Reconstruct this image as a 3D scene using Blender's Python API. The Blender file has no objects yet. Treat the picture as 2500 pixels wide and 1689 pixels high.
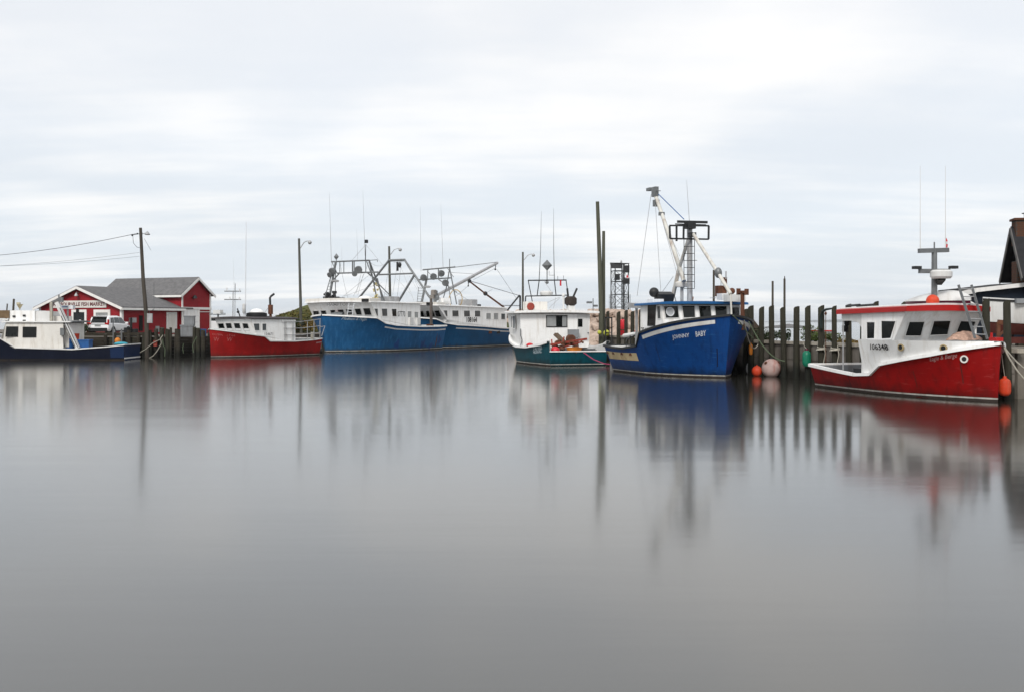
import bpy, math, random
from mathutils import Vector, Matrix
random.seed(7)
SC = bpy.context.scene
COL = SC.collection
# ------------------------------------------------------------------ camera
F, CX, HY, EYE = 2600.0, 1250.0, 787.0, 3.0      # focal length and horizon of the photograph, eye height in metres
cam_d = bpy.data.cameras.new('camera'); cam = bpy.data.objects.new('camera', cam_d); COL.objects.link(cam)
cam.location = (0, 0, EYE); cam.rotation_euler = (math.radians(90), 0, 0)
cam_d.sensor_width = 36; cam_d.lens = 36*F/2500; cam_d.shift_y = -(844.5-HY)/2500
cam_d.clip_start = 0.5; cam_d.clip_end = 60000
SC.camera = cam
# ------------------------------------------------------------------ sky and sun
SUN = Vector((-0.20, -0.72, 0.66)).normalized()
wd = bpy.data.worlds.new('World'); SC.world = wd; wd.use_nodes = True
nt = wd.node_tree; nt.nodes.clear()
def N(t, **k):
    n = nt.nodes.new(t)
    for a, b in k.items(): setattr(n, a, b)
    return n
def LK(a, b): nt.links.new(a, b)
def math_n(op, a, b=None, clamp=False):
    n = N('ShaderNodeMath', operation=op, use_clamp=clamp)
    for i, v in enumerate((a, b)):
        if v is None: continue
        if isinstance(v, (int, float)): n.inputs[i].default_value = v
        else: LK(v, n.inputs[i])
    return n.outputs[0]
sky = N('ShaderNodeTexSky', sky_type='NISHITA', sun_disc=False)
sky.sun_elevation = math.asin(SUN.z); sky.sun_rotation = math.atan2(SUN.x, SUN.y)
sky.air_density = 1.0; sky.dust_density = 1.5; sky.ozone_density = 1.5
tc = N('ShaderNodeTexCoord'); sp = N('ShaderNodeSeparateXYZ'); LK(tc.outputs['Generated'], sp.inputs[0])
den = math_n('ADD', math_n('MAXIMUM', sp.outputs[2], 0.0), 0.11)
cb = N('ShaderNodeCombineXYZ'); LK(math_n('DIVIDE', sp.outputs[0], den), cb.inputs[0]); LK(math_n('DIVIDE', sp.outputs[1], den), cb.inputs[1])
def cloud_noise(sx, sy, scale, detail, rough, off):
    m = N('ShaderNodeMapping'); m.inputs['Scale'].default_value = (sx, sy, 1); m.inputs['Location'].default_value = (off, off*.7, 0)
    LK(cb.outputs[0], m.inputs[0])
    t = N('ShaderNodeTexNoise'); t.inputs['Scale'].default_value = scale; t.inputs['Detail'].default_value = detail
    t.inputs['Roughness'].default_value = rough; LK(m.outputs[0], t.inputs['Vector']); return t.outputs['Fac']
n1 = cloud_noise(1.0, .62, .95, 4, .5, 5.3)        # broad soft banks
n2 = cloud_noise(.30, 1.0, 1.9, 6, .6, 11.7)         # drawn-out streaks
n3 = cloud_noise(.9, .8, .7, 3, .5, 23.4)            # slow change of brightness
height = math_n('MULTIPLY', math_n('MAXIMUM', sp.outputs[2], 0.0), 3.2, True)
cov = math_n('ADD', n2, math_n('MULTIPLY', math_n('SUBTRACT', n1, n2), math_n('ADD', math_n('MULTIPLY', height, .55), .22)))
def ramp(src, p0, c0_, p1, c1_):
    r = N('ShaderNodeValToRGB'); e = r.color_ramp.elements; e[0].position = p0; e[0].color = (*c0_, 1); e[1].position = p1; e[1].color = (*c1_, 1)
    r.color_ramp.interpolation = 'EASE'; LK(src, r.inputs[0]); return r.outputs[0]
def mix(f, a_, b_):
    m = N('ShaderNodeMix', data_type='RGBA')
    for i, v in ((0, f), (6, a_), (7, b_)):
        if isinstance(v, tuple): m.inputs[i].default_value = (*v, 1)
        elif isinstance(v, (int, float)): m.inputs[i].default_value = v
        else: LK(v, m.inputs[i])
    return m.outputs[2]
cover = ramp(cov, .43, (0, 0, 0), .68, (1, 1, 1))
thin = mix(height, (8.0, 8.7, 9.5), (9.6, 9.75, 10.0))   # thin veil: bluer low down
bank = mix(height, (10.4, 10.45, 10.4), (10.15, 10.1, 10.1))      # thick bright cloud
cl = mix(cover, thin, bank)
cl2 = N('ShaderNodeVectorMath', operation='SCALE'); LK(cl, cl2.inputs[0]); LK(math_n('ADD', math_n('MULTIPLY', n3, .14), .935), cl2.inputs['Scale'])
cloud = cl2.outputs[0]
mx_out = mix(math_n('ADD', math_n('MULTIPLY', cover, .12), .86), sky.outputs[0], cloud)
bg = N('ShaderNodeBackground'); bg.inputs[1].default_value = 0.0585; LK(mx_out, bg.inputs[0])
wo = N('ShaderNodeOutputWorld'); LK(bg.outputs[0], wo.inputs[0])
sun_d = bpy.data.lights.new('sun', 'SUN'); sun_d.energy = 1.5; sun_d.angle = math.radians(16); sun_d.color = (1, .965, .91)
sun = bpy.data.objects.new('sun', sun_d); COL.objects.link(sun); sun.rotation_euler = (-SUN).to_track_quat('-Z', 'Y').to_euler()
sun.location = (0, 0, 60)
SC.view_settings.view_transform = 'Standard'; SC.view_settings.look = 'None'
SC.view_settings.exposure = 0.8; SC.view_settings.gamma = 1.0; SC.view_settings.use_curve_mapping = False
SC.render.engine = 'CYCLES'; SC.cycles.use_denoising = True; SC.cycles.max_bounces = 6
SC.cycles.sample_clamp_indirect = 4
SC.render.filter_size = 1.7
# ------------------------------------------------------------------ materials
MATS = {}
def mat(name, rgb, rough=.5, var=.12, vscale=1.2, metal=0., stain=None, stain_amt=0., bump=0., bscale=8., spec=.28, stretch=(1, 1, 1), tide_and_shade=None, coord='Object', scuff=None):
    """Principled paint / wood / stone with brightness variation, streaky stains and fine relief."""
    if name in MATS: return MATS[name]
    m = bpy.data.materials.new(name); m.use_nodes = True; t = m.node_tree; b = t.nodes['Principled BSDF']
    b.inputs['Roughness'].default_value = rough; b.inputs['Metallic'].default_value = metal
    b.inputs['Specular IOR Level'].default_value = spec
    tcn = t.nodes.new('ShaderNodeTexCoord'); mp = t.nodes.new('ShaderNodeMapping'); mp.inputs['Scale'].default_value = stretch
    src = tcn.outputs['Object']
    if coord == 'World':
        g = t.nodes.new('ShaderNodeNewGeometry'); src = g.outputs['Position']
    t.links.new(src, mp.inputs[0])
    nz = t.nodes.new('ShaderNodeTexNoise'); nz.inputs['Scale'].default_value = vscale; nz.inputs['Detail'].default_value = 6; nz.inputs['Roughness'].default_value = .6
    t.links.new(mp.outputs[0], nz.inputs['Vector'])
    rp = t.nodes.new('ShaderNodeValToRGB'); rp.color_ramp.elements[0].position = .3; rp.color_ramp.elements[1].position = .7
    lo = tuple(max(0, c*(1-var)) for c in rgb); hi = tuple(min(1, c*(1+var)) for c in rgb)
    rp.color_ramp.elements[0].color = (*lo, 1); rp.color_ramp.elements[1].color = (*hi, 1)
    t.links.new(nz.outputs['Fac'], rp.inputs[0]); out = rp.outputs[0]
    if stain:
        mp2 = t.nodes.new('ShaderNodeMapping'); mp2.inputs['Scale'].default_value = (2.6, 2.6, .35); t.links.new(src, mp2.inputs[0])
        n2 = t.nodes.new('ShaderNodeTexNoise'); n2.inputs['Scale'].default_value = 1.3; n2.inputs['Detail'].default_value = 7; n2.inputs['Roughness'].default_value = .65
        t.links.new(mp2.outputs[0], n2.inputs['Vector'])
        r2 = t.nodes.new('ShaderNodeValToRGB'); r2.color_ramp.elements[0].position = .5; r2.color_ramp.elements[1].position = .74
        r2.color_ramp.elements[0].color = (0, 0, 0, 1); r2.color_ramp.elements[1].color = (stain_amt,)*3+(1,)
        t.links.new(n2.outputs['Fac'], r2.inputs[0])
        mxn = t.nodes.new('ShaderNodeMix'); mxn.data_type = 'RGBA'; t.links.new(r2.outputs[0], mxn.inputs[0]); t.links.new(out, mxn.inputs[6]); mxn.inputs[7].default_value = (*stain, 1)
        out = mxn.outputs[2]
    if scuff:     # worn patches and scrapes, longer than high
        mp3 = t.nodes.new('ShaderNodeMapping'); mp3.inputs['Scale'].default_value = (.9, .9, 5.5); t.links.new(src, mp3.inputs[0])
        n5 = t.nodes.new('ShaderNodeTexNoise'); n5.inputs['Scale'].default_value = 1.6; n5.inputs['Detail'].default_value = 9; n5.inputs['Roughness'].default_value = .72; t.links.new(mp3.outputs[0], n5.inputs['Vector'])
        r5 = t.nodes.new('ShaderNodeValToRGB'); r5.color_ramp.elements[0].position = .57; r5.color_ramp.elements[1].position = .70; r5.color_ramp.elements[0].color = (0, 0, 0, 1); r5.color_ramp.elements[1].color = (scuff[1],)*3+(1,); t.links.new(n5.outputs['Fac'], r5.inputs[0])
        mxn = t.nodes.new('ShaderNodeMix'); mxn.data_type = 'RGBA'; t.links.new(r5.outputs[0], mxn.inputs[0]); t.links.new(out, mxn.inputs[6]); mxn.inputs[7].default_value = (*scuff[0], 1); out = mxn.outputs[2]
    if tide_and_shade:      # wet weed-covered band up to the high-water mark, ragged-edged; on hulls, waterline grime with underside shade painted in
        z0, z1, trgb = tide_and_shade
        g = t.nodes.new('ShaderNodeNewGeometry'); s3 = t.nodes.new('ShaderNodeSeparateXYZ'); t.links.new(g.outputs['Position'], s3.inputs[0])
        n4 = t.nodes.new('ShaderNodeTexNoise'); n4.inputs['Scale'].default_value = 2.2; n4.inputs['Detail'].default_value = 4; t.links.new(g.outputs['Position'], n4.inputs['Vector'])
        ad = t.nodes.new('ShaderNodeMath'); ad.operation = 'MULTIPLY_ADD'; t.links.new(n4.outputs['Fac'], ad.inputs[0]); ad.inputs[1].default_value = -.7; t.links.new(s3.outputs[2], ad.inputs[2])
        mr = t.nodes.new('ShaderNodeMapRange'); t.links.new(ad.outputs[0], mr.inputs[0]); mr.inputs[1].default_value = z0-.35; mr.inputs[2].default_value = z1-.35; mr.inputs[3].default_value = 1; mr.inputs[4].default_value = 0
        mxn = t.nodes.new('ShaderNodeMix'); mxn.data_type = 'RGBA'; t.links.new(mr.outputs[0], mxn.inputs[0]); t.links.new(out, mxn.inputs[6]); mxn.inputs[7].default_value = (*trgb, 1)
        out = mxn.outputs[2]
    t.links.new(out, b.inputs['Base Color'])
    if bump:
        nb = t.nodes.new('ShaderNodeTexNoise'); nb.inputs['Scale'].default_value = bscale; nb.inputs['Detail'].default_value = 5; t.links.new(mp.outputs[0], nb.inputs['Vector'])
        bp = t.nodes.new('ShaderNodeBump'); bp.inputs['Strength'].default_value = bump; bp.inputs['Distance'].default_value = .04
        t.links.new(nb.outputs['Fac'], bp.inputs['Height']); t.links.new(bp.outputs[0], b.inputs['Normal'])
    MATS[name] = m; return m
GRIME = (.16, .13, .09)
M = dict(
 white=mat('white_paint', (.80, .80, .79), .42, .05, .8, stain=(.42, .36, .28), stain_amt=.5, scuff=((.5, .46, .4), .3)),
 cream=mat('cream_paint', (.66, .64, .60), .45, .06, .8, stain=(.34, .28, .2), stain_amt=.55, scuff=((.42, .37, .3), .35)),
 offwhite=mat('aged_white_paint', (.60, .60, .59), .5, .06, 1, stain=(.3, .26, .2), stain_amt=.45),
 trim=mat('white_trim', (.72, .71, .69), .5, .05, 2, stain=(.4, .36, .3), stain_amt=.3),
 redhull=mat('red_hull_paint', (.235, .0042, .0042), .42, .16, .7, spec=.14, stain=(.085, .006, .005), stain_amt=.8, scuff=((.30, .045, .04), .7), tide_and_shade=(.05, .55, (.05, .006, .005))),  # low band here and on other hulls: slime plus painted lower-hull shade
 redhull2=mat('old_red_hull_paint', (.25, .008, .008), .45, .2, .6, spec=.14, stain=(.13, .012, .01), stain_amt=.7, scuff=((.34, .05, .045), .5), tide_and_shade=(.05, .5, (.06, .012, .01))),
 redrail=mat('red_rail_paint', (.36, .010, .009), .35, .1, 1.5),
 bluehull=mat('blue_hull_paint', (.003, .040, .165), .42, .16, .6, spec=.14, stain=(.002, .016, .06), stain_amt=.8, scuff=((.025, .10, .25), .65), tide_and_shade=(.05, .6, (.004, .014, .04))),
 blueroof=mat('blue_roof_paint', (.014, .10, .27), .4, .12, 1),
 steelblue=mat('weathered_blue_hull_paint', (.012, .082, .205), .46, .22, .45, spec=.14, stain=(.04, .16, .33), stain_amt=.6, scuff=((.006, .05, .16), .5), tide_and_shade=(.05, .5, (.03, .05, .06))),
 steelblue2=mat('mid_blue_hull_paint', (.010, .070, .165), .46, .18, .45, spec=.14, stain=(.008, .045, .11), stain_amt=.6, scuff=((.03, .11, .22), .4), tide_and_shade=(.05, .5, (.02, .03, .035))),
 patch=mat('fresh_blue_touch_up', (.004, .038, .15), .45, .2, 2),
 navyhull=mat('navy_hull_paint', (.0035, .006, .017), .4, .2, .6, spec=.2, stain=(.012, .016, .03), stain_amt=.4),
 navyblue=mat('navy_blue_transom_paint', (.004, .016, .055), .4, .2, .6),
 teal=mat('teal_hull_paint', (.002, .050, .068), .42, .14, .6, spec=.14, stain=(.002, .02, .028), stain_amt=.6, scuff=((.02, .12, .14), .3), tide_and_shade=(.05, .5, (.004, .016, .018))),
 boot=mat('boot_stripe', (.36, .35, .32), .6, .3, 2, stain=GRIME, stain_amt=.85),
 bottom=mat('bottom_paint', (.03, .022, .018), .7, .3, 2),
 tan=mat('bare_patch', (.52, .41, .24), .7, .2, 1.2, stain=(.22, .09, .03), stain_amt=.7),
 deckgrey=mat('deck_grey', (.20, .21, .22), .6, .15, 1.5, stain=(.1, .09, .08), stain_amt=.5),
 grey=mat('galvanised_steel', (.16, .168, .172), .45, .2, 3, metal=.35),
 lightgrey=mat('aluminium_tube', (.36, .365, .37), .45, .2, 3, metal=.35, stain=(.2, .14, .1), stain_amt=.4),
 dark=mat('dark_steel', (.022, .023, .024), .5, .2, 3),
 black=mat('black_rubber', (.012, .012, .013), .6, .2, 3),
 rust=mat('rusty_iron', (.11, .042, .022), .8, .4, 3, stain=(.04, .02, .014), stain_amt=.8),
 rustred=mat('rusty_red_gear', (.26, .045, .03), .75, .35, 3, stain=(.09, .03, .02), stain_amt=.6),
 orange=mat('orange_plastic', (.55, .050, .016), .55, .18, 2.5, stain=(.45, .14, .09), stain_amt=.5, scuff=((.5, .2, .13), .4)),
 orange2=mat('amber_plastic', (.52, .17, .02), .5, .15, 2),
 pink=mat('faded_pink_buoy', (.47, .335, .31), .6, .16, 1.5, stain=(.36, .11, .08), stain_amt=.95, scuff=((.22, .15, .13), .4)),
 green=mat('green_fender', (.006, .15, .085), .4, .12, 2),
 bluep=mat('blue_plastic', (.015, .085, .26), .45, .15, 2, stain=(.05, .09, .15), stain_amt=.5),
 cyan=mat('turquoise_tarp', (.03, .25, .32), .6, .2, 2),
 redp=mat('red_plastic', (.50, .02, .03), .4, .15, 2),
 yellow=mat('hi_vis_yellow', (.46, .48, .07), .6, .1, 2),
 rope=mat('weathered_rope', (.34, .32, .27), .9, .25, 6),
 rope2=mat('magenta_rope', (.30, .05, .11), .8, .2, 6),
 rope3=mat('green_rope', (.10, .13, .08), .9, .25, 6),
 pile=mat('treated_piling', (.030, .028, .019), .85, .35, 1.6, stain=(.02, .03, .012), stain_amt=.6, bump=.5, bscale=6, stretch=(3, 3, .35), tide_and_shade=(.45, 1.0, (.010, .011, .008))),
 pole=mat('grey_brown_pole', (.060, .052, .042), .9, .3, 1.6, bump=.5, bscale=6, stretch=(4, 4, .3)),
 lamp_pole=mat('weathered_lamp_pole', (.075, .075, .064), .9, .25, 1.6, bump=.4, bscale=6, stretch=(4, 4, .3)),
 timber=mat('dark_timber', (.032, .027, .020), .9, .4, 1.6, stain=(.03, .035, .016), stain_amt=.6, bump=.6, bscale=5, stretch=(.6, .6, 3), tide_and_shade=(.5, 1.1, (.009, .009, .007))),
 panel=mat('weathered_wall_panel', (.150, .134, .116), .9, .25, .9, stain=(.045, .036, .028), stain_amt=.7, bump=.4, bscale=7, tide_and_shade=(.30, .80, (.016, .015, .011)), coord='World'),
 cap=mat('cap_beam_concrete', (.34, .31, .26), .9, .25, 1.4, stain=(.15, .12, .09), stain_amt=.6, bump=.5, bscale=9, coord='World'),
 gravel=mat('gravel_ground', (.14, .125, .105), .95, .3, .6, stain=(.06, .055, .045), stain_amt=.5, bump=.8, bscale=4, coord='World'),
 sand=mat('pale_sand', (.30, .26, .21), .95, .2, .5, bump=.5, bscale=4, coord='World'),
 turf=mat('rough_turf', (.055, .065, .020), .95, .45, .35, stain=(.12, .075, .02), stain_amt=.7, bump=1, bscale=3, coord='World'),
 leaf=mat('green_leaves', (.05, .075, .014), .7, .45, 3, stain=(.13, .11, .02), stain_amt=.5),
 leaf2=mat('dark_leaves', (.022, .036, .010), .7, .5, 3),
 leaf3=mat('autumn_leaves', (.15, .10, .018), .75, .5, 2, stain=(.09, .03, .015), stain_amt=.6),
 rock=mat('pink_granite', (.39, .305, .25), .9, .3, 1.1, stain=(.22, .17, .14), stain_amt=.6, bump=.8, bscale=5),
 redwall=mat('barn_red_siding', (.245, .009, .015), .6, .14, .8, stain=(.16, .010, .013), stain_amt=.5, scuff=((.34, .03, .035), .3)),
 shingle=mat('grey_shingle', (.130, .128, .130), .9, .22, 2.5, stain=(.07, .07, .07), stain_amt=.5),
 darkroof=mat('charcoal_shingle', (.020, .020, .022), .9, .3, 2.5),
 darkwood=mat('black_stained_siding', (.012, .011, .010), .85, .3, 2),
 navywall=mat('navy_siding', (.006, .011, .020), .7, .25, 2),
 brick=mat('brown_brick', (.085, .036, .020), .9, .35, 4),
 mortar=mat('brick_mortar', (.06, .05, .042), .95, .2, 4),
 glass=mat('dark_window_glass', (.006, .008, .008), .08, .2, 1, spec=.3),
 glass2=mat('grey_window_glass', (.05, .058, .062), .12, .25, 1.5, spec=.4),
 paleglass=mat('pale_window_panel', (.26, .27, .27), .3, .15, 2),
 carpaint=mat('white_car_paint', (.78, .78, .79), .18, .02, 1),
 tail=mat('red_tail_lamp', (.35, .01, .012), .2, .05, 1),
 numeral=mat('black_lettering', (.02, .02, .022), .6, .2, 3),
 numeral2=mat('grey_lettering', (.16, .16, .16), .6, .2, 3),
 signletter=mat('maroon_lettering', (.10, .012, .018), .6, .2, 3),
 letter=mat('white_lettering', (.62, .64, .66), .5, .1, 3),
 fadedletter=mat('faded_lettering', (.42, .25, .24), .6, .25, 4),
 fadedblue=mat('worn_pale_lettering', (.48, .57, .61), .6, .3, 4),
 maroon=mat('maroon_paint', (.10, .010, .030), .35, .15, 2),
 boom=mat('painted_boom', (.55, .54, .50), .5, .15, 2, stain=(.2, .09, .04), stain_amt=.6),
 brown=mat('tan_canvas', (.15, .10, .055), .85, .2, 2),
 netting=mat('rope_heap', (.40, .26, .20), .95, .35, 9, bump=1, bscale=14),
 keel=mat('rust_red_antifouling', (.07, .016, .012), .8, .3, 2),
)
# ------------------------------------------------------------------ mesh helpers
class MB:
    def __init__(s): s.v = []; s.f = []
    def add(s, vs, fs):
        o = len(s.v); s.v += [tuple(p) for p in vs]; s.f += [tuple(i+o for i in f) for f in fs]; return s
    def box(s, c, d, rz=0., M4=None):
        x, y, z = d[0]/2, d[1]/2, d[2]/2; vs = []
        for sx, sy, sz in ((-1,-1,-1),(1,-1,-1),(1,1,-1),(-1,1,-1),(-1,-1,1),(1,-1,1),(1,1,1),(-1,1,1)):
            p = Vector((sx*x, sy*y, sz*z))
            if rz: p = Matrix.Rotation(rz, 3, 'Z') @ p
            if M4 is not None: p = M4 @ p
            vs.append(p+Vector(c))
        return s.add(vs, [(0,3,2,1),(4,5,6,7),(0,1,5,4),(1,2,6,5),(2,3,7,6),(3,0,4,7)])
    def bar(s, a, b, w, h=None, up=(0, 0, 1)):
        a, b = Vector(a), Vector(b); h = h or w; d = (b-a).normalized(); u = Vector(up)
        if abs(d.dot(u)) > .97: u = Vector((1, 0, 0))
        r = d.cross(u).normalized(); q = r.cross(d).normalized(); vs = []
        for p in (a, b):
            for i, j in ((-1,-1),(1,-1),(1,1),(-1,1)): vs.append(p+r*(i*w/2)+q*(j*h/2))
        return s.add(vs, [(0,3,2,1),(4,5,6,7),(0,1,5,4),(1,2,6,5),(2,3,7,6),(3,0,4,7)])
    def tube(s, a, b, r0, r1=None, n=8, cap=True):
        a, b = Vector(a), Vector(b); r1 = r0 if r1 is None else r1; d = (b-a).normalized()
        u = Vector((0, 0, 1)) if abs(d.z) < .97 else Vector((1, 0, 0)); r = d.cross(u).normalized(); q = r.cross(d); vs = []
        for p, rr in ((a, r0), (b, r1)):
            for i in range(n): an = 2*math.pi*i/n; vs.append(p+r*math.cos(an)*rr+q*math.sin(an)*rr)
        fs = [(i, (i+1) % n, n+(i+1) % n, n+i) for i in range(n)]
        if cap: fs += [tuple(range(n))[::-1], tuple(range(n, 2*n))]
        return s.add(vs, fs)
    def path(s, pts, r, n=6):
        pts = [Vector(p) for p in pts]; vs = []; fs = []; prev = None
        for i, p in enumerate(pts):
            d = (pts[min(i+1, len(pts)-1)]-pts[max(i-1, 0)]).normalized()
            if prev is None: prev = Vector((0, 0, 1)) if abs(d.z) < .9 else Vector((1, 0, 0))
            rr = d.cross(prev).normalized(); q = rr.cross(d).normalized(); prev = q
            ri = r[i] if isinstance(r, (list, tuple)) else r
            for k in range(n): an = 2*math.pi*k/n; vs.append(p+rr*math.cos(an)*ri+q*math.sin(an)*ri)
        for i in range(len(pts)-1):
            for k in range(n): fs.append((i*n+k, i*n+(k+1) % n, (i+1)*n+(k+1) % n, (i+1)*n+k))
        fs += [tuple(range(n))[::-1], tuple(range((len(pts)-1)*n, len(pts)*n))]
        return s.add(vs, fs)
    def lathe(s, prof, c=(0, 0, 0), n=16, axis=None):
        vs = []; fs = []; m = len(prof); c = Vector(c)
        R3 = axis.to_track_quat('Z', 'Y').to_matrix() if axis is not None else Matrix.Identity(3)
        for r, z in prof:
            for k in range(n): an = 2*math.pi*k/n; vs.append(c+R3 @ Vector((r*math.cos(an), r*math.sin(an), z)))
        for i in range(m-1):
            for k in range(n): fs.append((i*n+k, i*n+(k+1) % n, (i+1)*n+(k+1) % n, (i+1)*n+k))
        fs += [tuple(range(n))[::-1], tuple(range((m-1)*n, m*n))]
        return s.add(vs, fs)
    def ball(s, c, r, n=14, m=9, sq=(1, 1, 1), axis=None):
        prof = [(max(.001, math.sin(math.pi*i/m))*r*sq[0], -math.cos(math.pi*i/m)*r*sq[2]) for i in range(m+1)]
        return s.lathe(prof, c, n, axis)
    def grid(s, rows, close=False):
        vs = [p for r in rows for p in r]; w = len(rows[0]); fs = []
        for i in range(len(rows)-1):
            for k in range(w-1 if not close else w): fs.append((i*w+k, i*w+(k+1) % w, (i+1)*w+(k+1) % w, (i+1)*w+k))
        return s.add(vs, fs)
    def prism(s, poly, a, b):
        """closed ring of 3-D points, extruded by vectors a..b"""
        a, b = Vector(a), Vector(b); n = len(poly)
        vs = [Vector(p)+a for p in poly]+[Vector(p)+b for p in poly]
        fs = [tuple(range(n))[::-1], tuple(range(n, 2*n))]+[(i, (i+1) % n, n+(i+1) % n, n+i) for i in range(n)]
        return s.add(vs, fs)
    def build(s, name, m, parent=None, smooth=False):
        me = bpy.data.meshes.new(name); me.from_pydata([tuple(p) for p in s.v], [], s.f); me.update()
        bm = bmesh.new(); bm.from_mesh(me); bmesh.ops.recalc_face_normals(bm, faces=bm.faces); bm.to_mesh(me); bm.free()
        me.materials.append(M[m] if isinstance(m, str) else m)
        if smooth:
            me.polygons.foreach_set('use_smooth', [True]*len(me.polygons))
            try: me.set_sharp_from_angle(angle=math.radians(38))
            except Exception: pass
        o = bpy.data.objects.new(name, me); COL.objects.link(o)
        if parent is not None: o.parent = parent
        return o
import bmesh
def tag(o, label, cat, group=None):
    o['label'] = label; o['category'] = cat
    if group: o['group'] = group
    return o
def empty(name, loc=(0, 0, 0), rz=0., label=None, cat=None, group=None):
    o = bpy.data.objects.new(name, None); COL.objects.link(o); o.location = loc; o.rotation_euler = (0, 0, rz); o.empty_display_size = .3
    if label: tag(o, label, cat, group)
    return o
def structure(o): o['kind'] = 'structure'; return o
def interp(tab, x):
    if x <= tab[0][0]: return tab[0][1]
    for (a, p), (b, q) in zip(tab, tab[1:]):
        if x <= b: return p+(q-p)*(x-a)/max(1e-6, b-a)
    return tab[-1][1]
def sm(x): x = min(1, max(0, x)); return x*x*(3-2*x)
def text_mesh(txt, width, height, shear=0., bold=0.):
    """flat lettering scaled to width x height metres, returned as (verts2d, faces), origin at the lower left"""
    c = bpy.data.curves.new('t', 'FONT'); c.body = txt; c.size = 1; c.shear = shear; c.offset = bold; c.resolution_u = 2
    o = bpy.data.objects.new('t', c); me = bpy.data.meshes.new_from_object(o)
    xs = [v.co.x for v in me.vertices]; ys = [v.co.y for v in me.vertices]; x0, x1, y0, y1 = min(xs), max(xs), min(ys), max(ys)
    vs = [((v.co.x-x0)/(x1-x0)*width, (v.co.y-y0)/(y1-y0)*height) for v in me.vertices]; fs = [tuple(p.vertices) for p in me.polygons]
    bpy.data.objects.remove(o); bpy.data.curves.remove(c); bpy.data.meshes.remove(me); return vs, fs
def lettering(name, txt, o, ux, uy, width, height, m, parent, shear=0., bold=.01):
    """lettering on a plane: o lower-left corner, ux / uy unit directions"""
    vs, fs = text_mesh(txt, width, height, shear, bold); o, ux, uy = Vector(o), Vector(ux), Vector(uy)
    b = MB(); b.add([o+ux*x+uy*y for x, y in vs], fs); return b.build(name, m, parent)
# where a point of the photograph lies, given its distance, its height or a plane of the boat it belongs to
def at(px, py, D): return Vector(((px-CX)/F*D, D, EYE-(py-HY)/F*D))
def at_z(px, py, z): return at(px, py, (EYE-z)*F/(py-HY))
def sheet(x0, y0, k): return lambda x, y: (x0+x*k, y0+y*k)
s1, s2, s3, s4 = sheet(0, 530, .2357), sheet(480, 530, .2356), sheet(720, 450, .274), sheet(980, 480, .2547)
s5, s6, s7, s8 = sheet(1200, 480, .2802), sheet(1440, 440, .3184), sheet(1780, 640, .2293), sheet(1960, 390, .395)
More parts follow.
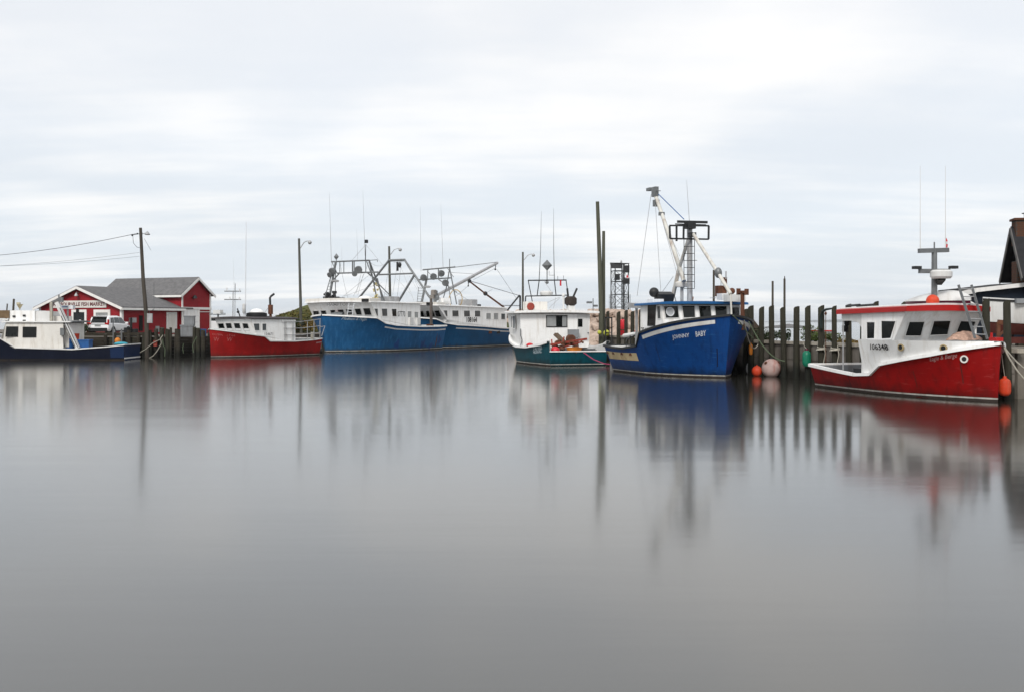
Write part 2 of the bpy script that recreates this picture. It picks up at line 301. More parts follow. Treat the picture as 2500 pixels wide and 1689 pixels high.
# ------------------------------------------------------------------ boat builder
class Boat:
    """a boat: local x runs forward from the transom, y to port, z up from the water"""
    def __init__(s, name, label, cat='fishing boat', stem=None, corner=None, side=1, hw=2., origin=None, heading=None):
        if stem:
            c, st = at_z(*corner, 0.), at_z(*stem, 0.); h = Vector((st.x-c.x, st.y-c.y))
            for i in range(30):
                h.normalize(); sc = Vector((c.x, c.y))-side*hw*Vector((-h.y, h.x)); h = Vector((st.x, st.y))-sc
            s.L = h.length; origin = (sc.x, sc.y); heading = h
        heading = Vector(heading).normalized(); s.h = heading; s.o = origin
        s.root = empty(name, (origin[0], origin[1], 0), math.atan2(heading.y, heading.x), label, cat)
    def P(s, p, b=None, l=None, z=None, plane=None):
        d = Vector(((p[0]-CX)/F, 1, -(p[1]-HY)/F)); hx, hy = s.h
        O = Vector((-s.o[0]*hx-s.o[1]*hy, s.o[0]*hy-s.o[1]*hx, EYE)); D = Vector((d.x*hx+d.y*hy, -d.x*hy+d.y*hx, d.z))
        if b is not None: t = (b-O.y)/D.y
        elif l is not None: t = (l-O.x)/D.x
        elif z is not None: t = (z-O.z)/D.z
        else: pt, n = Vector(plane[0]), Vector(plane[1]); t = (pt-O).dot(n)/D.dot(n)
        return O+D*t
    def W(s, p):
        p = Vector(p); return Vector((s.o[0]+p.x*s.h.x-p.y*s.h.y, s.o[1]+p.x*s.h.y+p.y*s.h.x, p.z))
    # ---- hull
    def hull(s, m, L, B, sheer, um=.42, pd=2.5, pw=1.7, ta=.10, wl=.86, rake=.5, flare=1.5, tz=None, deck=.7, ub=.55, rail='white', rail_w=.12, rail_h=.10,
             inner='deckgrey', deckm='deckgrey', boot=.10, bootm='boot', transom=None, foredeck='deckgrey'):
        s.L, s.B, s.sheer_t, s.um, s.pd, s.pw, s.ta, s.wl, s.rake, s.flare = L, B, sheer, um, pd, pw, ta, wl, rake, flare
        s.zb = sheer[-1][1]; zs = sheer[0][1]; s.zref = lambda u: zs+(s.zb-zs)*sm((u-.2)/.8)
        us = sorted(set([i/44 for i in range(45)]+[a for a, _ in sheer]+[a+.004 for a, _ in sheer[1:-1]])); s.us = us
        zlow = -.45; mb = MB(); nr = 9
        for sd in (1, -1):
            mb.grid([[s.pt(u, zlow+(s.sh(u)-zlow)*j/nr, sd) for j in range(nr+1)] for u in us])
        tzz = sheer[0][1] if tz is None else tz
        tb = MB(); zz = [zlow+(tzz-zlow)*j/5 for j in range(6)]
        tb.grid([[s.pt(0, z, 1) for z in zz], [s.pt(0, z, -1) for z in zz]])
        s.hull_o = mb.build('hull', m, s.root, True); tb.build('transom', transom or m, s.root)
        # weather side of the bulwark and the decks
        ib = MB(); uu = [u for u in us if u <= ub+.004]
        for sd in (1, -1): ib.grid([[s.pt(u, z, sd, -.12) for z in (s.sh(u)-.02, deck)] for u in uu])
        ib.grid([[s.pt(0, tzz-.02, sd)+Vector((.12, -sd*.12, 0)), s.pt(0, deck, sd)+Vector((.12, -sd*.12, 0))] for sd in (1, -1)])
        ib.build('bulwark', inner, s.root)
        db = MB(); db.grid([[s.pt(u, deck, sd, -.1)*1 for sd in (1, -1)] for u in uu]); 
        for i in range(len(db.v)): db.v[i] = (db.v[i][0], db.v[i][1], deck)
        db.build('deck', deckm, s.root)
        fb = MB(); fu = [u for u in us if u >= ub]; fb.grid([[s.pt(u, s.sh(u)-.05, 1), Vector((s.pt(u, s.sh(u)-.05, 1).x, 0, s.sh(u)+.02)), s.pt(u, s.sh(u)-.05, -1)] for u in fu])
        fb.build('foredeck', foredeck, s.root)
        # rail cap along the sheer
        rb = MB()
        for sd in (1, -1):
            rows = []
            for u in us:
                p = s.pt(u, s.sh(u), sd); q = s.pt(max(0, u-.01), s.sh(u), sd)-s.pt(min(1, u+.01), s.sh(u), sd)
                nrm = Vector((q.y, -q.x, 0)); nrm = nrm.normalized()*(1 if nrm.y*sd > 0 else -1) if nrm.length > 1e-6 else Vector((0, sd, 0))
                if u > .985: nrm = Vector((.6, sd*.8, 0))
                a, c = rail_w*.55, rail_w*.45
                rows.append([p+nrm*a+Vector((0, 0, -rail_h*.6)), p+nrm*a+Vector((0, 0, rail_h*.4)), p-nrm*c+Vector((0, 0, rail_h*.4)), p-nrm*c+Vector((0, 0, -rail_h*.6))])
            rb.grid(rows, True)
        if tz is None:
            a, c = s.pt(0, tzz, 1), s.pt(0, tzz, -1); rb.bar(a, c, rail_w, rail_h)
        else:
            a, c = s.pt(0, tz, 1), s.pt(0, tz, -1); rb.bar(a, c, rail_w*.6, rail_h*.5)
        rb.build('rail', rail, s.root)
        if boot:
            s.strip('boot_stripe', bootm, 0, 1, lambda u: .09, lambda u: .09+boot*.6, off=.012); s.strip('bottom_paint', 'bottom', 0, 1, lambda u: -.2, lambda u: .09, off=.010)
            tb2 = MB(); tb2.grid([[s.pt(0, z, 1)+Vector((-.012, 0, 0)), s.pt(0, z, -1)+Vector((-.012, 0, 0))] for z in (.09, .09+boot*.6)]); tb2.build('boot_stripe', bootm, s.root)
    def sh(s, u): return interp(s.sheer_t, u)
    def ul(s, l, z=None): return min(1, max(0, l/(s.L+s.rake*.7)))
    def hb(s, u, z):
        um = s.um
        if u > um: d = s.B/2*(1-((u-um)/(1-um))**s.pd); w = s.B/2*s.wl*(1-((u-um)/(1-um))**s.pw)
        else: k = ((um-u)/um)**2; d = s.B/2*(1-s.ta*k); w = s.B/2*s.wl*(1-s.ta*k*.8)
        v = z/s.zref(u)
        if v <= 0: return max(0, w*(1+.5*max(z, -.5)*(.4+.6*u)))
        ex = 1+(s.flare-1)*sm((u-.3)/.6); return max(0, w+(d-w)*min(v, 1.3)**ex)
    def pt(s, u, z, sd, off=0.):
        l1 = s.L+s.rake*max(-.2, z/s.zb); l = l1*u; b = s.hb(u, z)
        p = Vector((l, sd*b, z))
        if off:
            e = .01; q = Vector((l1*(u+e), sd*s.hb(min(1, u+e), z), z)) if u < .99 else p; p0 = Vector((l1*(u-e), sd*s.hb(max(0, u-e), z), z)) if u > .01 else p
            t = (q-p0); n = Vector((-t.y, t.x, 0)); n = n.normalized() if n.length > 1e-6 else Vector((0, 1, 0))
            if n.y*sd < 0: n = -n
            p = p+n*off
        return p
    def find(s, p, sd):
        """the (u, z) on the hull side that the photograph shows at pixel p"""
        best = None; ur, zr = (.02, .98), (.1, s.zb)
        for it in range(4):
            for i in range(25):
                for j in range(25):
                    u = ur[0]+(ur[1]-ur[0])*i/24; z = zr[0]+(zr[1]-zr[0])*j/24; w = s.W(s.pt(u, z, sd)); e = abs(CX+F*w.x/w.y-p[0])+abs(HY-F*(w.z-EYE)/w.y-p[1])
                    if best is None or e < best[0]: best = (e, u, z)
            du, dz = (ur[1]-ur[0])/8, (zr[1]-zr[0])/8; ur = (best[1]-du, best[1]+du); zr = (best[2]-dz, best[2]+dz)
        return best[1], best[2]
    def name_on(s, txt, p0, p1, h, sd, m, shear=0., bold=0., name='lettering', off=.02):
        """lettering on the bow whose base line runs between two points of the photograph"""
        (u0, z0), (u1, z1) = s.find(p0, sd), s.find(p1, sd); vs, fs = text_mesh(txt, 1., h, shear, bold)
        mb = MB(); mb.add([s.pt(u0+(u1-u0)*x, z0+(z1-z0)*x+y, sd, off) for x, y in vs], fs); return mb.build(name, m, s.root)
    def strip(s, name, m, u0, u1, z0, z1, off=.012, sides=(1, -1), n=30):
        mb = MB()
        for sd in sides:
            us = [u0+(u1-u0)*i/n for i in range(n+1)]
            mb.grid([[s.pt(u, z0(u)+(z1(u)-z0(u))*j/2, sd, off) for j in range(3)] for u in us])
        return mb.build(name, m, s.root)
    def hull_text(s, txt, u0, z0, width, height, sd, m, shear=0., slope=0., bold=.01, name='lettering', ch=0):
        vs, fs = text_mesh(txt, width, height, shear, bold); k = 1/(s.L+s.rake); dr = 1 if sd < 0 else -1
        mb = MB(); mb.add([s.pt(u0+dr*x*k, z0+y+slope*x, sd, .02) for x, y in vs], fs); return mb.build(name, m, s.root)
    # ---- houses and fittings
    def house(s, name, prof, m, sheer=True):
        """cabin: prof is a ring of (l, z, half width) over the top from aft to forward; its foot follows the sheer"""
        l0, l1 = prof[0][0], prof[-1][0]; w = prof[0][2]; top = prof[1:-1]; n0 = 14
        foot = [(l0+(l1-l0)*i/n0, w) for i in range(n0+1)]; foot = [(l, s.sh(s.ul(l))-.10 if sheer else prof[0][1], min(w, s.hb(s.ul(l), s.sh(s.ul(l)))-.05)) for l, w in foot]
        ring = [(foot[0][0], foot[0][1], foot[0][2])]+[(l, z, ww) for l, z, ww in top]+foot[::-1][:-1]
        mb = MB(); n = len(ring)
        mb.add([(l, w, z) for l, z, w in ring]+[(l, -w, z) for l, z, w in ring], [tuple(range(n))[::-1], tuple(range(n, 2*n))]+[(i, (i+1) % n, n+(i+1) % n, n+i) for i in range(n)])
        return mb.build(name, m, s.root)
    def slab(s, name, l0, l1, w, z, th, m, camber=.06, w1=None, dz=0., parent=None):
        """cambered roof: half width w aft, w1 forward, rising dz from aft to forward"""
        mb = MB(); w1 = w1 or w; top = []; bot = []
        for i in range(7):
            t = i/6; l = l0+(l1-l0)*t; ww = w+(w1-w)*t; ws = [-1, -.97, -.5, 0, .5, .97, 1]
            top.append([Vector((l, ww*k, z+dz*t+th+camber*(1-k*k)-(0.03 if abs(k) == 1 else 0))) for k in ws]); bot.append([Vector((l, ww*k, z+dz*t+camber*.6*(1-k*k))) for k in ws])
        mb.grid(top); mb.grid(bot)
        for r0, r1 in ((top[0], bot[0]), (top[-1], bot[-1])): mb.grid([r0, r1])
        for c in (0, -1): mb.grid([[r[c] for r in top], [r[c] for r in bot]])
        return mb.build(name, m, parent or s.root)
    def window(s, pts, n, fm='white', gm='glass', fw=.05, out=.03, name='window'):
        """pts: four corners on a wall (metres), n: outward direction"""
        n = Vector(n).normalized(); c = sum(pts, Vector())/4; mb = MB(); inn = []; outr = []
        for p in pts:
            d = (p-c); outr.append(p+d.normalized()*fw*1.3); inn.append(p)
        a = n*.004; b_ = n*out
        mb.grid([[p+a for p in outr], [p+b_ for p in outr], [p+b_ for p in inn], [p+a for p in inn]], True)
        w = mb.build(name, fm, s.root); g = MB(); g.add([p+n*.012 for p in pts], [(0, 1, 2, 3)]); g.build('pane', gm, w); return w
    def front_windows(s, sheet_, quads, pt, n, w, fm='offwhite', gm='glass', fw=.05):
        """windscreen panes on the raked front, kept inside its half width w"""
        qs = [[s.P(sheet_(*p), plane=(pt, n)) for p in q] for q in quads]; ys = [v.y for q in qs for v in q]; lo, hi = min(ys), max(ys); a, b_ = max(lo, -w+.12), min(hi, w-.12)
        for q in qs: s.window([Vector((v.x, a+(v.y-lo)/(hi-lo)*(b_-a), v.z)) for v in q], n, fm, gm, fw)
    def side_windows(s, sheet_, quads, b, fm='white', gm='glass', fw=.05):
        for q in quads: s.window([s.P(sheet_(*p), b=b) for p in q], (0, 1 if b > 0 else -1, 0), fm, gm, fw)
    def tubes(s, name, m, segs, n=8):
        mb = MB()
        for a, b, r in segs: mb.tube(a, b, r, r, n)
        return mb.build(name, m, s.root, True)
def R4(x0, y0, x1, y1, sl=0., sr=0.): return [(x0, y0), (x1, y0), (x1+sr, y1), (x0+sl, y1)]
def thing_mesh(name, mb, m, label, cat, smooth=False, group=None): return tag(mb.build(name, m, None, smooth), label, cat, group)
def sag(a, b, drop, n=12):
    a, b = Vector(a), Vector(b); return [a+(b-a)*(i/n)+Vector((0, 0, -drop*4*(i/n)*(1-i/n))) for i in range(n+1)]
# ------------------------------------------------------------------ water, land and air
wm = bpy.data.materials.new('harbour_water'); wm.use_nodes = True; t = wm.node_tree; b = t.nodes['Principled BSDF']
b.inputs['IOR'].default_value = 2.0; b.inputs['Specular IOR Level'].default_value = .5
g = t.nodes.new('ShaderNodeNewGeometry'); mp = t.nodes.new('ShaderNodeMapping'); mp.inputs['Scale'].default_value = (.05, .012, 1); t.links.new(g.outputs['Position'], mp.inputs[0])
nz = t.nodes.new('ShaderNodeTexNoise'); nz.inputs['Scale'].default_value = 1; nz.inputs['Detail'].default_value = 3; t.links.new(mp.outputs[0], nz.inputs['Vector'])
mr = t.nodes.new('ShaderNodeMapRange'); t.links.new(nz.outputs['Fac'], mr.inputs[0]); mr.inputs[1].default_value = .3; mr.inputs[2].default_value = .7; mr.inputs[3].default_value = .100; mr.inputs[4].default_value = .136
t.links.new(mr.outputs[0], b.inputs['Roughness'])
rp = t.nodes.new('ShaderNodeValToRGB'); rp.color_ramp.elements[0].position = .3; rp.color_ramp.elements[0].color = (.017, .0165, .0135, 1); rp.color_ramp.elements[1].position = .7; rp.color_ramp.elements[1].color = (.022, .021, .017, 1)
t.links.new(nz.outputs['Fac'], rp.inputs[0]); t.links.new(rp.outputs[0], b.inputs['Base Color'])
b.inputs['Specular Tint'].default_value = (1, .978, .92, 1)
mp6 = t.nodes.new('ShaderNodeMapping'); mp6.inputs['Scale'].default_value = (.10, .55, 1); t.links.new(g.outputs['Position'], mp6.inputs[0])
n6 = t.nodes.new('ShaderNodeTexNoise'); n6.inputs['Scale'].default_value = 1; n6.inputs['Detail'].default_value = 4; t.links.new(mp6.outputs[0], n6.inputs['Vector'])
bp = t.nodes.new('ShaderNodeBump'); bp.inputs['Strength'].default_value = .3; bp.inputs['Distance'].default_value = .02; t.links.new(n6.outputs['Fac'], bp.inputs['Height']); t.links.new(bp.outputs[0], b.inputs['Normal'])
mb = MB(); S = 26000; mb.add([(-S, -400, 0), (S, -400, 0), (S, S, 0), (-S, S, 0)], [(0, 1, 2, 3)]); structure(mb.build('harbour_water', wm))
def land(name, m, ring, z, zb=-1.2, slope=0.):
    """a block of ground with a rough top: ring of (x, y) in metres"""
    mb = MB(); n = len(ring); c = Vector((sum(p[0] for p in ring)/n, sum(p[1] for p in ring)/n, 0)); top = [Vector((p[0], p[1], z)) for p in ring]; bot = []
    for p in ring: d = (Vector((p[0], p[1], 0))-c).normalized()*slope; bot.append(Vector((p[0]+d.x, p[1]+d.y, zb)))
    mb.add(top, [tuple(range(n))]); mb.grid([top+[top[0]], bot+[bot[0]]]); return structure(mb.build(name, m))
GZ = 1.75
land('shore_ground', 'gravel', [(-110, 91.5), (-30.6, 91.5), (-25.8, 103), (-21, 112), (-15.5, 121), (-8.5, 135), (2, 152), (-4, 176), (-60, 190), (-110, 180)], GZ)
land('point_ground', 'gravel', [(19.2, 57.4), (22.6, 57.6), (28.5, 74), (60, 88), (95, 60), (80, 20), (27, 24), (23.1, 42.5)], 1.88)
land('sand_spit', 'sand', [(20, 96), (34, 98), (38, 116), (22, 118)], .95, -.6, 8)
# green bank behind the boats: lumpy terrain
def bank(name, m, c, rx, ry, h, base, seed):
    random.seed(seed); rows = []; n = 30
    for i in range(n+1):
        row = []
        for j in range(n+1):
            u, v = i/n*2-1, j/n*2-1; r = min(1, math.hypot(u, v)); k = (1-r*r)**1.3
            row.append(Vector((c[0]+u*rx, c[1]+v*ry, base+h*k*(1+.13*math.sin(u*7+seed)*math.cos(v*6))+random.uniform(-.06, .06)*h*(r < .95))))
        rows.append(row)
    mb = MB(); mb.grid(rows); return structure(mb.build(name, m, None, True))
bank('grassy_bank', 'turf', (-22.5, 134), 12.5, 11, 3.35, GZ-.15, 3)
bank('far_bank', 'turf', (-8, 150), 13, 8, 2.1, GZ-.15, 5)
def leaf_mesh(n, size, fn, seed):
    random.seed(seed); mb = MB()
    for i in range(n):
        p = Vector(fn()); a = Vector((random.gauss(0, 1), random.gauss(0, 1), random.gauss(0, .7))).normalized(); b_ = a.cross(Vector((random.gauss(0, 1), random.gauss(0, 1), random.gauss(0, 1)))).normalized()
        s_ = size*random.uniform(.5, 1.4); mb.add([p-a*s_, p+b_*s_*.45, p+a*s_, p-b_*s_*.45], [(0, 1, 2, 3)])
    return mb
def bush(name, label, c, r, h, m, n=500, size=.12, seed=1, stem='pole'):
    """a shrub with a few stems and leaf clumps at c"""
    random.seed(seed); lob = [(Vector((random.uniform(-.6, .6)*r[0], random.uniform(-.6, .6)*r[1], random.uniform(.35, .78)*h)), random.uniform(.35, .6)) for i in range(9)]
    def fn():
        q, k = random.choice(lob); d = Vector((random.gauss(0, 1), random.gauss(0, 1), random.gauss(0, 1))).normalized()*random.uniform(.5, 1)**.5
        return (q.x+d.x*r[0]*k, q.y+d.y*r[1]*k, max(.03, q.z+d.z*h*k*.62))
    o = empty(name, c, 0, label, 'bush'); leaf_mesh(n, size, fn, seed).build('foliage', m, o)
    st = MB()
    for q, k in lob[:5]: st.path([(q.x*.2, q.y*.2, -.05), (q.x*.6, q.y*.6, q.z*.5), q], [.03, .02, .008], 5)
    st.build('stem', stem, o); return o
for i, (px, py, D, rx, h, m, lab) in enumerate([
    (668, 800, 123, 2.6, 1.15, 'leaf', 'low green bush on the bank right of the rusty exhaust stack'),
    (700, 795, 123.5, 2.4, 1.2, 'leaf', 'green bush on the bank just left of the lamp pole'),
    (722, 800, 122, 1.8, 1.3, 'leaf3', 'russet bush at the foot of the lamp pole on the bank'),
    (748, 790, 122.5, 2.2, 1.5, 'leaf3', 'yellow autumn bush beside the bow of the big blue boat'),
    (738, 820, 122, 1.6, 1.5, 'leaf2', 'dark shrub low behind the steel railing of the red boat')]):
    c = at(px, 800, D); bush('bank_bush', lab, (c.x, D, GZ+(.9 if D > 125 else .1)), (rx, 1.6), h, m, 900, .14, 40+i)
gs = leaf_mesh(9000, .17, lambda: (lambda u, v: (-22.5+u*12, 134+v*10.5, GZ-.15+3.3*max(0, 1-(u*.96)**2-(v*.955)**2)**1.3+random.uniform(.0, .22)))(random.uniform(-.95, .95), random.uniform(-.95, .5)), 77).build('bank_grass', mat('bank_grass_mix', (.085, .080, .018), .8, .5, .5, stain=(.15, .075, .02), stain_amt=.8, coord='World'))
tag(gs, 'rough green and yellow grass covering the bank behind the red boat', 'grass'); gs['kind'] = 'stuff'
# stone breakwater: each boulder its own piece
def rock_mesh(seed):
    random.seed(seed); bm = bmesh.new(); bmesh.ops.create_icosphere(bm, subdivisions=1, radius=1)
    for v in bm.verts: v.co = Vector((v.co.x*random.uniform(.75, 1.15), v.co.y*random.uniform(.75, 1.15), v.co.z*random.uniform(.7, 1.05)))
    me = bpy.data.meshes.new('rock'); bm.to_mesh(me); bm.free(); me.materials.append(M['rock']); return me
RK = [rock_mesh(i) for i in range(6)]
def breakwater(name, a, b_, w, h, n, base, seed, size=(.6, 1.2)):
    random.seed(seed); a, b_ = Vector((*a, 0)), Vector((*b_, 0)); d = (b_-a); nn = Vector((-d.y, d.x, 0)).normalized(); mb = MB()
    prof = [(-w, base), (-w*.35, base+h*.8), (w*.35, base+h*.8), (w, base)]
    mb.grid([[a+nn*x+Vector((0, 0, z)) for x, z in prof], [b_+nn*x+Vector((0, 0, z)) for x, z in prof]]); core = structure(mb.build(name, 'rock'))
    for i in range(n):
        t_ = random.random(); x = random.uniform(-1, 1)*w; z = base+h*min(1, (1-abs(x)/w)*1.45)
        o = bpy.data.objects.new('rock', RK[i % 6]); COL.objects.link(o); o.parent = core
        s_ = random.uniform(*size); o.location = a+d*t_+nn*x+Vector((0, 0, z-.25)); o.scale = (s_, s_*random.uniform(.7, 1.1), s_*random.uniform(.6, .85)); o.rotation_euler = (random.uniform(-.4, .4), random.uniform(-.4, .4), random.uniform(0, 6))
    return core
breakwater('stone_breakwater', (-3, 158), (26, 122), 6.5, 4.1, 230, .3, 9)
# distant hills across the bay
mb = MB(); rows = []
random.seed(4)
for i in range(56):
    x = 3200+i*105; e = sm((x-3250)/2100); y0 = 15000
    zt = 70*e*(.85+.12*math.sin(i*.35)+.06*math.sin(i*1.1))
    rows.append([Vector((x, y0-40, -1)), Vector((x, y0+140, zt*.8)), Vector((x, y0+700, zt)), Vector((x, y0+2100, -1))])
mb.grid(rows); structure(mb.build('distant_hills', mat('wooded_far_hills', (.045, .06, .045), .9, .3, .01, coord='World'), None, True))
HAZE = True
if HAZE:
    mb = MB(); mb.box((0, 8700, 46), (20000, 18000, 98)); hz = mb.build('haze', 'white'); hz.data.materials.clear(); hm = bpy.data.materials.new('haze_air'); hm.use_nodes = True
    t = hm.node_tree; t.nodes.clear(); v = t.nodes.new('ShaderNodeVolumePrincipled'); v.inputs['Color'].default_value = (.93, .96, 1, 1); v.inputs['Density'].default_value = 6.5e-5; v.inputs['Anisotropy'].default_value = .2
    oo = t.nodes.new('ShaderNodeOutputMaterial'); t.links.new(v.outputs[0], oo.inputs['Volume']); hz.data.materials.append(hm); hz['kind'] = 'stuff'; tag(hz, 'thin pale sea haze over the bay', 'haze')
# ------------------------------------------------------------------ wharf on the right: piles, panels, cap
WD = Vector((.267, -.964, 0)).normalized(); WN = Vector((.964, .267, 0)).normalized(); W0 = Vector((14.1, 62, 0))
def WP(t_, out=0., z=0.): return W0+WD*t_+WN*out+Vector((0, 0, z))
def t_of(px): k = (px-CX)/F; return (k*W0.y-W0.x)/(WD.x-WD.y*k)
wharf = empty('timber_wharf', WP(-4), math.atan2(WD.y, WD.x), 'long panelled wharf with tall pilings behind the right-hand boats', 'wharf')
winv = Matrix.Translation(wharf.location) @ Matrix.Rotation(wharf.rotation_euler.z, 4, 'Z'); winv = winv.inverted()
def wl(p): return winv @ Vector(p)
def pile_mesh(name, h0, h1, r, m, seed, slant=.16):
    random.seed(seed); mb = MB(); n = 12; rows = []
    for z, k in ((h0, 1.12), (h0+(h1-h0)*.4, 1.03), (h1-.3, .97)):
        rows.append([Vector((math.cos(2*math.pi*i/n)*r*k, math.sin(2*math.pi*i/n)*r*k, z)) for i in range(n)])
    rows.append([Vector((math.cos(2*math.pi*i/n)*r*.96, math.sin(2*math.pi*i/n)*r*.96, h1+slant*.5*math.sin(2*math.pi*i/n+2.2)-.04*(abs(math.cos(2*math.pi*i/n+.6))))) for i in range(n)])
    mb.grid([r_+[r_[0]] for r_ in rows]); mb.add(rows[-1], [tuple(range(n))])
    me_o = mb.build(name, m, None, True); me = me_o.data; bpy.data.objects.remove(me_o); return me
PM = [pile_mesh('piling', -1.2, 3.84+d, .145+e, 'pile', i) for i, (d, e) in enumerate([(0, 0), (.06, .008), (-.05, -.008), (.03, .012)])]
tl = [t_of(p) for p in (1490, 1515, 1533, 1549)]+[-16.9+1.24*i for i in range(14)]+[t_of(p) for p in (1840, 1865, 1891.6, 1921, 1950.8, 1979.5, 2012.7, 2045, 2080, 2114, 2149, 2179)]
k0 = tl[-1]
while tl[-1] < 20: tl.append(tl[-1]+1.2)
last = t_of(2418); tl = [v for v in tl if not (abs(v-t_of(2418)) < .6 or abs(v-t_of(2470)) < .6)]+[t_of(2418), t_of(2470)]
tl = sorted([-25.4]+tl)
for i, tt in enumerate(tl):
    o = bpy.data.objects.new('piling', PM[i % 4]); COL.objects.link(o); o.parent = wharf; o.location = wl(WP(tt, -.17)); s_ = random.uniform(.88, 1.14); o.scale = (s_, s_, random.uniform(.985, 1.02)); o.rotation_euler = (random.uniform(-.02, .02), random.uniform(-.02, .02), -wharf.rotation_euler.z+random.uniform(-.35, .35))
pmu = MB().box((0, 0, 0), (1.0, .14, .80)).build('wall_panel', 'panel'); pmesh = pmu.data; bpy.data.objects.remove(pmu)
pml = MB().box((0, 0, 0), (1.0, .14, 1.62)).build('wall_panel', 'panel'); plmesh = pml.data; bpy.data.objects.remove(pml)
random.seed(21)
for a, c in zip(tl, tl[1:]):
    for me, zc in ((pmesh, 1.40), (plmesh, .16)):
        o = bpy.data.objects.new('wall_panel', me); COL.objects.link(o); o.parent = wharf
        o.location = wl(WP((a+c)/2, .075+random.uniform(-.012, .012), zc)); o.scale = ((c-a)-.03, 1, 1)
t0, t1 = tl[0], tl[-1]; mb = MB(); seg = [t0-.4+i*(t1-t0+.8)/9 for i in range(10)]
for a, c in zip(seg, seg[1:]):
    mb = MB(); p, q = wl(WP(a+.01, .10, 1.895)), wl(WP(c-.01, .10, 1.895)); mb.bar(p, q, .34, .17); mb.build('cap_beam', 'cap', wharf)
mb = MB(); p, q = wl(WP(t0, 1.78, .30)), wl(WP(t1, 1.78, .30)); mb.bar(p, q, 3.0, 3.06); mb.build('fill', 'gravel', wharf)
# bare upper poles standing with the piles
def slim_pole(px, ytop, label, r=.06, zb=1.5, off=.12, dt=-.15):
    tt = t_of(px)+dt; p = WP(tt, off); z = EYE+(HY-ytop)*p.y/F; mb = MB(); mb.path([(0, 0, zb), (.02, 0, 1), (0, .01, z*.6), (0, 0, z)], [r*1.1, r, r, r*.9], 8)
    o = mb.build('slim_pole', 'pole', None, True); o.location = (p.x, p.y, 0); tag(o, label, 'pole')
slim_pole(1885, 687, 'slim bare pole beside a piling, left of the two by the pale buoy', .065)
slim_pole(1914, 681, 'slim bare pole beside a piling, right of the two by the pale buoy', .065)
slim_pole(1917.5, 675, 'thin dark rod strapped to the right-hand slim pole', .03, off=.04)
slim_pole(1704, 660, 'thin dark post rising behind the roof of the bright blue boat', .075, off=1.2)
for i, (px, yt, pb, lab) in enumerate([(1458.6, 493, 1470, 'tallest leaning mooring pole between the teal and bright blue boats'), (1473.8, 565, 1472.5, 'shorter of the two crossed mooring poles by the teal boat')]):
    D = 84.5+i*.5; top = at(px, yt, D); bs = at(pb, 838, D); mb = MB()
    mb.path([(bs.x-top.x*0, D, -1.2), (bs.x+(top.x-bs.x)*.3, D, 3+(top.z-3)*.25), (bs.x+(top.x-bs.x)*.62, D, 3+(top.z-3)*.6), (top.x, D, top.z)], [.20-.02*i, .19-.02*i, .165-.02*i, .14-.02*i], 10)
    thing_mesh('mooring_pole', mb, mat('greenish_pole', (.078, .080, .058), .9, .3, 1.6, bump=.5, bscale=6, stretch=(4, 4, .3), tide_and_shade=(.5, 1.2, (.012, .013, .009))), lab, 'pole', True)
# ------------------------------------------------------------------ timber quay on the left
quay = empty('log_quay', (-45, 91.3, 0), 0, 'dark log quay with worn posts below the red fish market', 'quay')
mb = MB(); random.seed(5)
Q = lambda x, y, z: (x+45, y-91.3, z)
for i in range(7):
    z = .0+i*.27
    lg = MB(); lg.bar(Q(-75, 91.25+random.uniform(-.03, .03), z), Q(-30.4, 91.25, z), .30, .25); lg.build('face_log', 'timber', quay)
for i in range(6):
    z = .1+i*.3; lg = MB(); lg.bar(Q(-30.25, 91.3, z), Q(-25.9, 102.4, z), .3, .27); lg.build('face_log', 'timber', quay)
for a in range(5):
    lg = MB(); x = -75+a*8.9; lg.bar(Q(x, 91.6, 1.98), Q(x+8.8, 91.6, 1.98), .3, .3); lg.build('curb_log', 'timber', quay)
for i, (px, yt, r, m) in enumerate([(352, 812, .17, 'pile'), (368, 806, .15, 'pile'), (382, 803, .16, 'timber'), (396, 800, .20, 'pile'), (409, 803, .2, 'pile'), (417, 800, .11, 'timber'), (428, 803, .12, 'timber'), (436, 804, .2, 'timber'),
                                    (474, 798, .15, 'pile'), (484, 801, .2, 'pile'), (497, 806, .2, 'timber'), (338, 815, .16, 'timber'), (316, 806, .15, 'timber'), (298, 815, .14, 'timber'), (280, 812, .14, 'timber'), (258, 815, .15, 'timber')]):
    D = 90.85; p = at(px, yt, D); me = pile_mesh('post', -1.2, p.z, r, m, i+30, .1); o = bpy.data.objects.new('post', me); COL.objects.link(o); o.parent = quay; o.location = Q(p.x, D, 0); o.rotation_euler = (random.uniform(-.02, .02), random.uniform(-.03, .03), i)
for i in range(24):
    x = -47-i*1.25; o = bpy.data.objects.new('post', me); COL.objects.link(o); o.parent = quay; o.location = Q(x, 90.85, random.uniform(-.35, 0)); o.rotation_euler = (0, 0, i)
for i in range(9):
    o = bpy.data.objects.new('post', me); COL.objects.link(o); o.parent = quay; o.location = Q(-30.5+i*.53, 91.5+i*1.28, random.uniform(-.2, .1))
